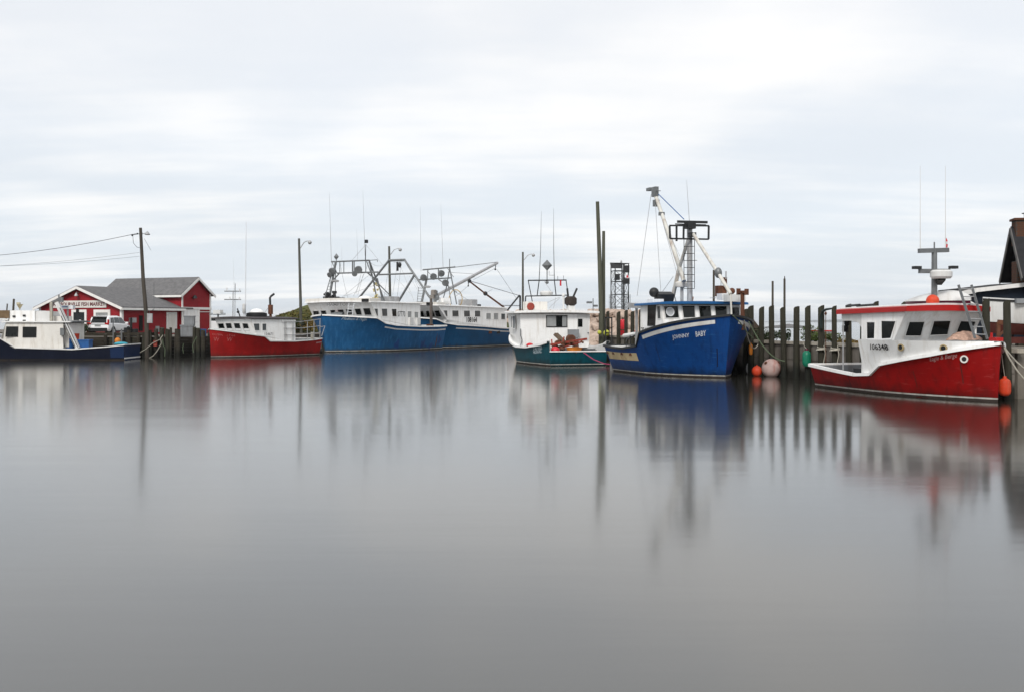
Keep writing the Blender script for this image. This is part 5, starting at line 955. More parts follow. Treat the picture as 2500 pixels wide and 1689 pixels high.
MB().tube(EL(390, 760), EL(378, 430), .025, .008, 6).build('whip_antenna', 'letter', mst); MB().tube(EC(505, 1035), EC(514, 55), .05, .022, 8).build('whip_antenna', 'letter', E.root)
p = EC(490, 945); MB().lathe([(.05, -.5), (.13, -.4), (.13, .3), (.05, .4)], p, 10).tube((p.x, p.y, 3.35), p, .03).build('antenna_base', 'offwhite', E.root, True)
p = E.P(s2(222, 985), l=8.2); rd = MB().box(p, (.35, .95, .34)).build('radar_scanner', 'offwhite', E.root); MB().tube((p.x, p.y, 3.4), p, .08).bar(E.P(s2(135, 1000), l=8.2), E.P(s2(298, 1000), l=8.2), .06).bar(E.P(s2(130, 1012), l=8.2), E.P(s2(298, 1012), l=8.2), .06).build('radar_stand', 'grey', rd)
MB().path([EC(450, 1035), EC(432, 980), EC(422, 950)], .05, 6).ball(EC(430, 985), .12).build('horn', 'dark', E.root); MB().box((-.25, .9, .95), (.45, 1.6, 1.0)).build('stern_platform', mat('weathered_plywood', (.20, .16, .13), .85, .2, 2), E.root)
MB().tube((.9, 1.9, .8), (.9, 1.9, 2.1), .16).box((2.2, 1.2, 1.0), (.9, .9, .6)).build('deck_gear', 'rope', E.root)
MB().tube((.1, 1.6, .35), (-.3, 1.95, .35), .22, n=12).build('stern_tyre', 'black', E.root, True)
# ------------------------------------------------------------------ teal boat seen from astern
c = at_z(1341.5, 893.4, 0); hv = Vector((-.281, .96)).normalized(); pdv = Vector((-hv.y, hv.x))
T = Boat('teal_boat', 'teal fishing boat seen from astern with a white cabin and cluttered open deck', origin=(c.x-2.12*pdv.x, c.y-2.12*pdv.y), heading=hv)
T.hull('teal', 11.6, 5.6, [(0, 1.66), (.1, 1.45), (.3, 1.24), (.5, 1.24), (.7, 1.6), (.85, 2.1), (1, 2.7)], um=.5, pd=3.2, pw=2.0, ta=.22, wl=.88, rake=.9, flare=1.5, tz=1.0, deck=.62, ub=.99, rail_w=.26, rail_h=.14, inner='offwhite', boot=.09)
st = lambda x, y: (1230+x*.1162, 740+y*.1162)
uu = [.44+i*.52/20 for i in range(21)]; tp = MB()
for sd in (1, -1): tp.grid([[T.pt(u, T.sh(u), sd, -.1), T.pt(u, T.sh(u)+.55*sm((u-.42)/.2), sd, -.12)] for u in uu])
tp.build('topsides', 'white', T.root)
T.house('cabin', [(5.0, .62, 2.72), (5.0, 3.62, 2.72), (8.9, 3.75, 2.6), (8.6, .62, 2.5)], 'white')
T.slab('roof', 4.55, 9.3, 3.3, 3.66, .16, 'white', .08, w1=2.7)
TB = lambda x, y, l=4.99: T.P(st(x, y), l=l)
def back(nm, x0, y0, x1, y1, m, th, par=None, off=0.): a, b_ = TB(x0, y0), TB(x1, y1); return MB().box((5.0-th/2-off, (a.y+b_.y)/2, (a.z+b_.z)/2), (th, abs(a.y-b_.y), abs(a.z-b_.z))).build(nm, m, par or T.root)
wf = back('window', 890, 258, 1335, 512, 'dark', .03); back('pane', 905, 275, 1095, 492, 'paleglass', .02, wf, .031); back('pane', 1225, 280, 1315, 492, 'paleglass', .02, wf, .031); back('pane', 1100, 275, 1220, 492, 'glass', .02, wf, .032)
dr = back('door', 1545, 225, 1775, 780, 'offwhite', .05); back('pane', 1552, 335, 1645, 500, 'glass', .03, dr, .052); a = TB(1765, 628); MB().ball((4.9, a.y, a.z), .05).build('door_knob', 'dark', dr)
back('switch_box', 1340, 555, 1535, 720, 'deckgrey', .5)
for q in ([(160, 282), (182, 282), (182, 520), (162, 515)], [(200, 275), (240, 270), (236, 530), (200, 530)]): T.window([T.P(st(*p), b=2.72) for p in q], (0, 1, 0), 'white', 'glass2', .03)
p = TB(345, 600); MB().path([(4.9, p.y, p.z+.2), (4.88, p.y, p.z-.3), (4.86, p.y-.1, p.z-.6), (4.8, p.y+.05, p.z-1.1)], .04, 6).build('hose', 'grey', T.root); p = T.P(st(435, 835), z=1.3); MB().box((p.x, p.y, 1.38), (.25, .2, .2)).build('cleat', 'black', T.root)
T.name_on('STAR WEST', st(625, 985), st(812, 975), .24, 1, 'fadedblue', 0, .012); T.name_on('HALIFAX N.S.', st(632, 1060), st(802, 1040), .24, 1, 'fadedblue', 0, .012)
TR = lambda x, y, l=7.6: T.P(s5(x, y), l=l); rk = MB()
for a, b_, r in (((318, 733), (652, 730), .055), ((320, 735), (357, 925), .035), ((415, 735), (398, 862), .04), ((548, 735), (562, 860), .04), ((650, 735), (668, 865), .035), ((298, 870), (665, 862), .05), ((298, 870), (292, 985), .05), ((665, 865), (668, 970), .05)): rk.tube(TR(*a), TR(*b_), r, n=6)
rk.build('roof_rack', 'dark', T.root, True)
for a, m_, t_ in (((415, 735), (428, 460), (434, 130)), ((548, 735), (542, 460), (541, 105))): MB().path([TR(*a), TR(*m_), TR(*t_)], [.035, .025, .008], 6).build('whip_antenna', 'grey', T.root)
p = TR(484, 601); MB().lathe([(.01, -.42), (.40, -.02), (.40, .02), (.01, .42)], p, 4).tube(p+Vector((0, 0, -1.35)), p+Vector((0, 0, -.3)), .04).ball(p+Vector((0, 0, -1.3)), .13).build('radar_reflector', 'grey', T.root)
p = TR(478, 845); MB().lathe([(.42, -.16), (.5, -.05), (.5, .10), (.35, .18)], p, 18).build('radar_dome', 'offwhite', T.root, True)
MB().path([TR(548, 688), TR(502, 688), TR(502, 650)], .02, 5).tube(TR(577, 725), TR(577, 695), .02).tube(TR(628, 725), TR(628, 690), .02).build('small_aerial', 'grey', T.root)
p = TR(602, 752); MB().tube(p+Vector((0, 0, .2)), p+Vector((0, 0, -.25)), .07).build('signal_lamp', 'redp', T.root)
p = TR(690, 912, 6.); bl = MB().lathe([(.3, -.35), (.46, -.2), (.46, .2), (.3, .35)], p, 14).build('winch_head', mat('black_brown_iron', (.03, .022, .018), .7, .3, 3), T.root, True); MB().tube(p+Vector((0, .2, .3)), p+Vector((0, .28, .95)), .08).tube(p+Vector((0, -.2, .3)), p+Vector((0, -.5, .95)), .08).build('winch_horn', 'dark', bl); MB().box((p.x, p.y, 4.05), (.5, .5, .5)).build('winch_base', 'offwhite', bl)
p = TR(380, 950, 6.6); MB().box((p.x, p.y, 4.22), (.7, 1.7, .62)).build('roof_crate', 'cream', T.root); MB().lathe([(.22, -.06), (.3, 0), (.22, .06)], TR(342, 960, 6.2), 14, Vector((1, 0, 0))).build('life_ring', 'rustred', T.root)
MB().tube((6.2, -1.05, 3.8), (6.2, -1.05, 5.0), .07).ball((6.2, -1.05, 5.02), .14).build('search_light', 'offwhite', T.root)
for a, b_ in (((600, 880), (500, 975)), ((590, 880), (430, 950)), ((460, 740), (520, 830)), ((560, 880), (540, 975))): MB().tube(TR(*a), TR(*b_), .014, n=5).build('rigging_wire', 'lightgrey', T.root)
p = TR(885, 930, 5.); MB().tube((p.x, p.y, 3.8), p+Vector((0, 0, .35)), .035).box(p+Vector((0, .3, .05)), (.15, .4, .15)).box(p+Vector((0, -.2, -.2)), (.15, .3, .15)).build('deck_light', 'grey', T.root)
# gear on the open deck
def deck_thing(nm, mb, m, label, cat, l, b_, z=.62, rz=0., smooth=False): o = thing_mesh(nm, mb, m, label, cat, smooth); o.location = T.W((l, b_, z)); o.rotation_euler.z = math.atan2(T.h.y, T.h.x)+rz; return o
random.seed(31); dg = empty('scallop_drag', T.W((2.0, .1, .66)), math.atan2(T.h.y, T.h.x), 'rusty red dredge frame lying across the deck of the teal boat', 'dredge')
MB().bar((-.2, 1.5, .75), (.4, -1.6, 1.15), .12, .14).bar((-.5, 1.4, .35), (.3, -1.2, .95), .10, .10).bar((-.6, 1.3, .2), (.6, 1.0, 1.1), .09).bar((0, .4, .5), (.2, .2, 1.3), .08).build('frame', 'rustred', dg)
gb = MB()
for k in range(30): gb.box((random.uniform(-.5, .8), random.uniform(-1.0, .9), random.uniform(.1, 1.0)), (random.uniform(.1, .4), random.uniform(.15, .5), random.uniform(.06, .22)), random.uniform(0, 3), Matrix.Rotation(random.uniform(-.6, .6), 3, 'X'))
gb.build('chain_bag', 'rust', dg); MB().bar((.4, .1, .9), (.9, .6, 1.5), .5, .2).build('rake_board', mat('drift_board', (.13, .095, .065), .9, .3, 2), dg)
MB().lathe([(.30, -.25), (.30, .25)], (.9, -.55, 1.15), 14, Vector((1, 0, 0))).box((1.0, -.6, .85), (.5, 1.0, .4)).build('winch_drum', 'rust', dg)
deck_thing('fish_basket', MB().lathe([(.42, -.24), (.44, 0), (.55, .38), (.58, .40), (.50, .38)], n=16), 'orange2', 'amber plastic basket at the open stern of the teal boat', 'basket', .45, .15, .86)
deck_thing('red_bag', MB().ball((0, 0, .12), .34, 10, 7, (1, 1.4, 1.0)), 'redp', 'crumpled red bag at the port stern corner of the teal boat', 'bag', .5, 1.55, .88)
deck_thing('red_jacket', MB().ball((0, 0, .1), .26, 10, 7, (1, 1.7, .6)), 'redp', 'red bundle lying on the port rail of the teal boat', 'bundle', 3.2, 2.55, 1.28)
deck_thing('black_tote', MB().box((0, 0, .2), (.7, 1.1, .4)).box((0, 0, .42), (.76, 1.16, .05)), 'black', 'black fish tote on the starboard deck of the teal boat', 'tote', .8, -.95, .62)
deck_thing('rope_tub', MB().lathe([(.3, 0), (.38, .5), (.40, .52)], n=14), 'deckgrey', 'grey tub beside the black tote on the teal boat', 'tub', 1.7, -1.5, .62)
# ------------------------------------------------------------------ navy boat at the left edge
c = at_z(303, 879, 0); hv = Vector((-1, -.045)).normalized(); pdv = Vector((-hv.y, hv.x))
NB = Boat('navy_boat', 'navy-hulled fishing boat with cream cabin cut off by the left edge', origin=(c.x-2.1*pdv.x, c.y-2.1*pdv.y), heading=hv)
NB.hull('navyhull', 12.6, 4.7, [(0, 1.22), (.1, 1.08), (.31, .88), (.66, 1.02), (.74, 1.72), (1, 2.5)], um=.5, pd=2.8, pw=1.9, ta=.10, wl=.9, rake=.7, flare=1.6, deck=.5, ub=.74, rail='offwhite', rail_w=.14, rail_h=.09, transom='navyblue', bootm='timber', boot=.06)
MB().bar((-.03, 2.05, .16), (-.03, -2.05, .16), .03, .11).build('transom_stripe', 'offwhite', NB.root)
NB.strip('quarter_panel', 'navyblue', .003, .085, lambda u: .2, lambda u: NB.sh(u)-.06, .012, (1,), 8)
N1 = lambda x, y, b_=2.1: NB.P(s1(x, y), b=b_); fx = N1(60, 1180).x; axx = N1(655, 1180).x
a0, a1 = N1(20, 1200), N1(50, 1095)
NB.house('cabin', [(axx, .5, 2.1), (axx, 2.98, 2.1), (N1(60, 1095).x, 2.98, 2.1), (N1(10, 1240).x, 1.75, 2.1), (N1(10, 1240).x, .5, 2.1)], 'cream'); NB.slab('roof', axx-.6, N1(40, 1095).x+.15, 2.25, 2.98, .08, 'offwhite', .08)
NB.side_windows(s1, [[(72, 1140), (184, 1140), (180, 1236), (62, 1236)], [(243, 1143), (372, 1143), (370, 1243), (241, 1243)]], 2.105, fm='black', fw=.05)
npl = ((N1(60, 1095).x, 0, 2.98), (1, 0, (N1(10, 1240).x-N1(60, 1095).x)/1.23))
for y_ in (-1.3, 0., 1.3): NB.window([Vector((npl[0][0]+(z-2.98)*-(npl[1][2]), y, z)) for y, z in ((y_+.5, 2.85), (y_-.5, 2.85), (y_-.5, 2.1), (y_+.5, 2.1))], npl[1], 'offwhite', 'glass', .04)
NB.tubes('hand_rail', 'grey', [(N1(85, 1082), N1(640, 1090), .025), (N1(200, 1082), N1(200, 1100), .02), (N1(360, 1085), N1(360, 1105), .02)], 6)
def nbox(nm, x0, y0, x1, y1, m, b0, b1): a, c_ = N1(x0, y0, b0), N1(x1, y1, b0); return MB().box(((a.x+c_.x)/2, (b0+b1)/2, (a.z+c_.z)/2), (abs(a.x-c_.x), abs(b0-b1), abs(a.z-c_.z))).build(nm, m, NB.root)
nbox('roof_bin', 95, 970, 360, 1092, 'white', 1.6, -1.4); nbox('roof_bin', 362, 978, 523, 1092, 'offwhite', 1.5, -1.4); nbox('roof_bin', 545, 1028, 640, 1092, 'cream', 1.3, -1.0); nbox('dodger', -60, 968, 95, 1050, 'brown', 1.7, -1.5); nbox('dodger_frame', -60, 1055, 80, 1072, 'offwhite', 1.75, -1.5)
for x, y in ((145, 1030), (250, 1022), (250, 1075)): p = N1(x, y, 1.64); MB().box(p, (.2, .1, .14)).build('clip', 'dark', NB.root)
for x, yt, r, m_ in ((532, 880, .10, 'pole'), ): p = N1(x, yt, 1.75); MB().bar((p.x, 1.75, 3.0), (p.x, 1.75, p.z), .2, .2).build('mast_post', 'rope', NB.root); MB().bar(N1(540, 880, 1.75), N1(640, 840, 1.75), .12).build('mast_arm', 'grey', NB.root)
for a, b_, w_ in (((590, 885), (808, 1358), .36),):
    p, q = N1(*a, 1.9), N1(*b_, 1.9); ch = MB().bar(p, q, .34, .30).build('trap_chute', 'offwhite', NB.root); d = (q-p); n_ = Vector((0, .18, 0))
    MB().bar(p+d*.12+Vector((-.09, .18, 0)), q-d*.03+Vector((-.09, .18, 0)), .04, .05).bar(p+d*.3+Vector((.11, .18, 0)), q-d*.03+Vector((.11, .18, 0)), .04, .05).build('chute_track', 'dark', ch); MB().bar(p+d*.2+Vector((0, .19, 0)), q-d*.1+Vector((0, .19, 0)), .07, .04).build('chute_slide', 'letter', ch)
    MB().box(p+Vector((-.35, 0, .2)), (.24, .24, .4)).bar(p+Vector((-.15, 0, .1)), p+Vector((-.15, 0, .62)), .09).build('chute_head', 'grey', ch)
p = N1(702, 936, 1.0); rd = MB().box(p, (1.0, .5, .30)).build('radar_scanner', 'letter', NB.root); MB().box(p+Vector((.15, .256, .02)), (.5, .012, .07)).build('radar_badge', 'bluep', rd); MB().tube((p.x, p.y, 3.0), p, .08).build('radar_post', 'lightgrey', rd)
nbox('aft_canopy', 655, 1075, 760, 1090, 'grey', 1.9, -1.9); nbox('control_box', 622, 1150, 660, 1225, 'grey', 2.3, 2.1); nbox('aft_wall', 662, 1100, 715, 1345, 'cream', 1.7, -1.7)
MB().path([N1(655, 1225, 2.2), N1(660, 1290, 2.2), N1(668, 1345, 2.2)], .03, 6).build('hose', 'dark', NB.root)
for x, yt, r in ((150, 850, .09), (82, 900, .055)): p = N1(x-6, yt, -1.6); q = N1(x-20, 985, -1.6); MB().tube((q.x, -1.6, 3.0), p, r).build('roof_pole', 'pole', NB.root)
p = N1(205, 920, -1.0); MB().tube((p.x, -1, 3.0), p, .03).lathe([(.05, -.25), (.2, .0), (.28, .12)], p, 8).box(p+Vector((.1, 0, .2)), (.25, .2, .12)).build('work_light', mat('yellowed_plastic', (.42, .37, .24), .6, .2, 3), NB.root)
NO = NB.root.rotation_euler.z
def on_deck(nm, mb, m, label, cat, x, y, b_, smooth=False):
    p = N1(x, y, b_); o = thing_mesh(nm, mb, m, label, cat, smooth); o.location = NB.W((p.x, p.y, max(.5, p.z))); o.rotation_euler.z = NO; return o
on_deck('blue_drum', MB().lathe([(.36, 0), (.38, .02), (.38, .4), (.36, .44), (.38, .48), (.38, .8), (.3, .84)], n=16), 'bluep', 'blue drum behind the chute on the navy boat', 'drum', 720, 1362, 1.3, True)
on_deck('blue_tote', MB().box((0, 0, .33), (1.1, .9, .66)).box((0, 0, .69), (1.18, .98, .08)), 'bluep', 'wide blue fish tote on the deck of the navy boat', 'tote', 868, 1362, 1.2)
on_deck('orange_bucket', MB().lathe([(.2, 0), (.27, .5), (.29, .52)], n=14).box((0, 0, .5), (.1, .1, .06)), 'orange', 'orange bucket standing on the blue totes of the navy boat', 'bucket', 787, 1275, 1.3, True)
on_deck('turquoise_tarp', MB().ball((0, 0, .05), .55, 12, 6, (1, .5, .3)), 'cyan', 'turquoise tarp folded on the stern rail of the navy boat', 'tarp', 1252, 1318, 1.4, True)
on_deck('orange_float', MB().ball((0, 0, .18), .24, 12, 8, (1, 1, 1.1)), 'orange2', 'amber float resting at the stern of the navy boat', 'float', 1218, 1305, 1.0, True)
for x, yt, r, lab in ((1172, 1060, .045, 'thin steel stanchion at the stern of the navy boat, taller one'), (1258, 1160, .06, 'short dark stanchion at the stern of the navy boat')):
    p = N1(x, yt, 0.); o = thing_mesh('stanchion', MB().tube((0, 0, 0), (0, 0, p.z-.5), r), 'grey', lab, 'stanchion'); o.location = NB.W((p.x, 0, .5))
# ------------------------------------------------------------------ white car by the market
ca = at(276, 815, 99.5); ca.z = GZ; car = empty('white_suv', ca, math.atan2(1., .09), 'white crossover car parked in front of the fish market', 'car')
car.scale = (1.1, 1.12, 1.1); car.location.x -= .25
# local x forward, y left; body lofted along its length
sec = [(-2.25, .48, .95, .86, .80), (-2.2, .42, 1.02, .90, .86), (-1.95, .38, 1.06, .92, .90), (-1.0, .34, 1.04, .925, .92), (.3, .34, 1.0, .925, .92), (1.1, .36, .98, .92, .90), (1.8, .38, .90, .88, .84), (2.2, .42, .74, .80, .72), (2.32, .5, .66, .70, .62)]
bm_ = MB(); rows = []
for x, z0_, z1_, w0_, w1_ in sec: rows.append([Vector((x, y, z)) for y, z in ((-w0_*.9, z0_), (-w0_, z0_+.12), (-w0_*1.0, (z0_+z1_)/2), (-w1_, z1_-.06), (-w1_*.92, z1_), (w1_*.92, z1_), (w1_, z1_-.06), (w0_, (z0_+z1_)/2), (w0_, z0_+.12), (w0_*.9, z0_))])
bm_.grid(rows, True); bm_.add(rows[0], [tuple(range(10))]); bm_.add(rows[-1], [tuple(range(10))]); bm_.build('body', 'carpaint', car, True)
cab = MB(); rows = []
for x, zb_, zt_, wb_, wt_ in ((-2.12, 1.0, 1.04, .84, .80), (-1.86, 1.0, 1.60, .86, .70), (-1.3, 1.0, 1.66, .87, .70), (-.2, 1.0, 1.67, .87, .71), (.5, .98, 1.60, .87, .69), (1.25, .96, 1.0, .84, .78)): rows.append([Vector((x, y, z)) for y, z in ((-wb_, zb_), (-wt_-.02, zt_-.07), (-wt_*.9, zt_), (wt_*.9, zt_), (wt_+.02, zt_-.07), (wb_, zb_))])
cab.grid(rows); cab.build('cabin', 'carpaint', car, True)
MB().add([(-2.125, -.68, 1.08), (-2.125, .68, 1.08), (-1.905, .58, 1.52), (-1.905, -.58, 1.52)], [(0, 1, 2, 3)]).build('rear_window', 'glass', car); MB().box((-1.93, 0, 1.58), (.28, 1.24, .05)).build('spoiler', 'black', car)
for sd in (1, -1):
    f = lambda x, z: Vector((x, sd*(.885-(z-1.0)*.235), z))
    for q in (((-1.75, 1.08), (-1.05, 1.08), (-1.05, 1.52), (-1.6, 1.50)), ((-.98, 1.08), (-.12, 1.06), (-.12, 1.54), (-.98, 1.53)), ((-.05, 1.06), (.92, 1.05), (.42, 1.50), (-.05, 1.54))): MB().add([f(*p) for p in q], [(0, 1, 2, 3)]).build('side_window', 'glass2', car)
    MB().box((-2.17, sd*.74, 1.0), (.16, .30, .16)).box((-2.04, sd*.79, 1.2), (.14, .12, .32)).build('tail_light', 'tail', car); MB().box((.95, sd*1.0, 1.08), (.14, .2, .16)).build('mirror', 'carpaint', car)
    MB().box((-.05, sd*.925, .38), (2.1, .03, .14)).build('sill', 'black', car)
    for x in (-1.38, 1.38):
        ar = MB().lathe([(.44, 0), (.44, .03), (.36, .032)], (x, sd*.90, .36), 20, Vector((0, sd, 0))).build('wheel_arch', 'black', car)
        w = MB().lathe([(.2, -.11), (.34, -.11), (.36, -.06), (.36, .06), (.34, .11), (.2, .11)], (x, sd*.86, .36), 20, Vector((0, sd, 0))).build('wheel', 'black', car, True); MB().lathe([(.02, .115), (.2, .11), (.22, .08)], (x, sd*.86, .36), 16, Vector((0, sd, 0))).build('rim', 'lightgrey', w)
MB().box((-2.24, 0, .52), (.12, 1.6, .28)).build('rear_bumper', 'black', car); MB().box((-2.27, 0, .85), (.02, .5, .13)).build('licence_plate', 'paleglass', car); MB().box((-2.245, 0, .97), (.03, 1.3, .06)).build('trim_strip', 'dark', car); MB().box((2.3, 0, .55), (.06, 1.1, .2)).build('grille', 'black', car)
# ------------------------------------------------------------------ gear on the left quay
def tote(nm, px0, y0, px1, y1, D, m, label, dz=0., base=None):
    a, b_ = at(px0, y0, D), at(px1, y1, D); w, h = b_.x-a.x, a.z-b_.z; o = empty(nm, ((a.x+b_.x)/2, D+w*.35, base if base is not None else b_.z), .12, label, 'tote')
    MB().box((0, 0, h*.47), (w*.92, w*.7, h*.82)).box((0, 0, .05), (w*.9, w*.66, .1)).build('tub', m, o); MB().box((0, 0, h*.94), (w, w*.78, h*.12)).build('lid', m, o)
    for k in range(3): MB().box((-w*.3+k*w*.3, -w*.36, h*.45), (.07, .04, h*.7)).build('rib', m, o)
    return o
tote('grey_tote', 438, 797, 470, 826, 92.2, 'deckgrey', 'lower grey fish tote stacked on the quay by the white garage door', base=GZ)
up_ = tote('grey_tote', 447, 776, 473, 798, 92.3, 'deckgrey', 'upper grey fish tote stacked on the quay by the white garage door'); up_.location.z = GZ+at(438, 797, 92.2).z-at(438, 826, 92.2).z
tote('blue_tote', 487, 794, 502, 812, 94.5, 'bluep', 'small blue tote on the quay beyond the bow of the old red boat', base=GZ)
for i, (px, yt, D, r, lab) in enumerate([(320, 776, 93.4, .11, 'tall black post on the quay in front of the car bonnet'), (311, 800, 92.8, .30, 'black drum on the quay, left of the pair behind the navy stern'), (330, 803, 92.9, .26, 'black drum on the quay, right of the pair behind the navy stern')]):
    p = at(px, yt, D); h = p.z-GZ; mb = MB().lathe([(r, 0), (r, h*.48), (r*1.05, h*.5), (r, h*.52), (r, h*.97), (r*.9, h)], n=14); o = thing_mesh('black_post' if i == 0 else 'black_drum', mb, 'black', lab, 'post' if i == 0 else 'drum', True); o.location = (p.x, D, GZ)
for i, (px, y0, y1, m_, lab) in enumerate([(372, 808, 822, 'paleglass', 'pale grey box on the quay just right of the utility pole'), (380, 832, 845, 'rustred', 'orange-brown fender hanging on the quay posts')]):
    a = at(px, y1, 90.6); h = (y1-y0)*90.6/F; o = thing_mesh('quay_box' if i == 0 else 'quay_fender', MB().box((0, 0, h/2), (.28, .2, h)).box((0, 0, h), (.3, .22, .05)), m_, lab, 'box' if i == 0 else 'fender'); o.location = (a.x, 90.55 if i else 91.9, a.z if i else GZ+.4)
for i, (pts, m_, r, lab) in enumerate([([(398, 818), (392, 826), (394, 838), (384, 856), (374, 868), (360, 876)], 'rope', .035, 'pale mooring rope looping down the quay posts to the water'), ([(335, 866), (345, 858), (356, 852), (372, 838), (392, 828)], 'rope', .03, 'thin line from the navy stern up to the quay'), ([(397, 828), (398, 840), (403, 852), (402, 870)], 'rope3', .03, 'green rope end hanging off the quay posts'), ([(448, 838), (446, 850), (448, 862)], 'rope3', .025, 'short rope hanging below the stacked grey totes'), ([(480, 822), (470, 842), (472, 860)], 'rope3', .03, 'slack green line hanging beside the old red bow')]):
    thing_mesh('quay_rope', MB().path([at(x, y, 90.45-i*.05) for x, y in pts], r, 6), m_, lab, 'rope', True)
c = at(200, 825, 97); bush('shop_bush', 'dark green shrub beside the fish market door', (c.x, 97.5, GZ-.05), (1.1, .7), 1.15, 'leaf2', 700, .10, 91)
c = at(516, 768, 128); o = empty('parked_van', (c.x, 128, GZ), .4, 'white vehicle roof far behind the fish market corner', 'van'); MB().box((0, 0, .95), (4.4, 1.8, .9)).box((-.3, 0, 1.6), (2.9, 1.6, .55)).build('body', 'carpaint', o); MB().box((-.3, -.81, 1.6), (2.6, .02, .38)).build('window', 'glass', o)
for x in (-1.4, 1.4):
    for y in (-.82, .82): MB().lathe([(.33, -.1), (.33, .1)], (x, y, .33), 14, Vector((0, 1, 0))).build('wheel', 'black', o)
# ------------------------------------------------------------------ buoys, fenders and lines on the right
def floating(nm, px, py, r, m, label, sq=(1, 1, 1), D=None, z=None, spots=None):
    p = at_z(px, py, 0.) if D is None else at(px, py, D); o = empty(nm, (p.x, p.y, 0 if D is None else p.z), 0, label, 'buoy'); b_ = MB().ball((0, 0, r*sq[2]*.86 if D is None else 0), r, 24, 16, sq).build('ball', m, o, True)
    e = MB().tube((0, 0, r*sq[2]*(1.80 if D is None else .94)), (0, 0, r*sq[2]*(1.98 if D is None else 1.15)), r*.2, r*.14).build('eye', 'dark' if m != 'orange' else m, o); return o
big = floating('pale_buoy', 1883, 918.5, .53, 'pink', 'huge faded pink-white round buoy floating by the wharf')
for a, e in ((2.55, .62), (.55, .7)): MB().lathe([(.09, 0), (.09, .03), (.03, .05)], (math.cos(-a)*.53*math.cos(e), -abs(math.sin(a))*.53*math.cos(e), .456+.53*math.sin(e)), 10, Vector((math.cos(-a)*math.cos(e), -abs(math.sin(a))*math.cos(e), math.sin(e)))).build('plug', 'rust', big)
floating('orange_buoy', 1848, 917, .29, 'orange', 'orange round buoy floating left of the huge pale buoy', (1, 1, 1.05))
floating('grey_fender', 1829, 912, .19, 'offwhite', 'small grey-white fender floating under the bright blue bow', (1, 1, 1.9))
def hang(nm, px, y0, y1, w, D, m, label, cap='dark', line_to=None):
    a, b_ = at(px, y0, D), at(px, y1, D); h = a.z-b_.z; o = empty(nm, (b_.x, D, b_.z), 0, label, 'fender'); r = w/2*D/F
    MB().lathe([(.02, 0), (r*.6, h*.03), (r*.92, h*.14), (r, h*.28), (r, h*.70), (r*.85, h*.88), (r*.4, h*.98)], n=20).build('body', m, o, True); MB().tube((0, 0, h*.97), (0, 0, h*1.1), r*.34, r*.26).build('collar', cap, o)
    if line_to: MB().path(sag((0, 0, h*1.08), Vector(line_to)-o.location, .05, 6), .015, 5).build('line', 'rope', o)
    return o
pg = WP(t_of(1979.5), -.5); hang('green_fender', 1969.5, 855, 895, 21, pg.y-.15, 'green', 'green cylindrical fender hanging on the wharf pilings', 'maroon', (pg.x+.1, pg.y+.2, 1.9))
hang('amber_fender', 1833, 839, 866, 9.5, 60.6, 'orange2', 'long amber fender hanging beside the bright blue bow', 'orange2', J.W((9.2, 2.0, 3.0)))
hang('orange_fender', 2453, 922, 966, 29, 41.0, 'orange', 'orange pear-shaped fender between the red bow and the wharf', 'orange', R.W((10.1, .4, 2.2)))
for i, (px, py, r, m_, lab) in enumerate([(1463.5, 812, .16, 'yellow', 'yellow float left of the tall mooring pole behind the teal boat'), (1480.5, 813.5, .24, 'yellow', 'larger yellow-green float right of the tall mooring pole')]): floating('yellow_float', px, py, r, m_, lab, (1, 1, 1.1), 83.8)
D = 82.5; a, b_ = at(1507, 781, D), at(1526, 818, D); o = empty('red_tank', ((a.x+b_.x)/2, D+.6, b_.z-.1), 0, 'upright red tank standing on the wharf behind the teal boat', 'tank'); o.location = (at(1516, 800, 84.2).x+.15, 84.2, 1.86); MB().lathe([(.3, 0), (.33, .05), (.33, 1.15), (.28, 1.3), (.1, 1.38)], n=18).build('shell', 'redp', o, True); MB().tube((0, 0, 1.36), (0, 0, 1.5), .06).build('valve', 'dark', o); MB().lathe([(.335, .5), (.345, .52), (.345, .56), (.335, .58)], n=18).build('band', 'rust', o)
o = thing_mesh('red_jerry_can', MB().box((0, 0, .2), (.34, .2, .4)).box((0, 0, .44), (.18, .05, .06)), 'redp', 'small red fuel can on the wharf beside the red tank', 'can'); p = at(1541, 798, 83.0); o.location = (p.x+.3, 83.6, 1.86)
# dark crane post and pipes by the tall poles
o = thing_mesh('pile_ladder', MB().bar((0, 0, -.5), (0, 0, 3.4), .1).bar((.5, 0, -.5), (.5, 0, 3.4), .1).bar((0, 0, 3.35), (.5, 0, 3.35), .1).bar((0, 0, 1), (.5, 0, 1), .06).bar((0, 0, 1.6), (.5, 0, 1.6), .06).bar((0, 0, 2.2), (.5, 0, 2.2), .06), 'dark', 'dark ladder frame on the wharf end right of the tall poles', 'ladder'); p = at(1478, 800, 83.5); o.location = (p.x, 83.5, 0)
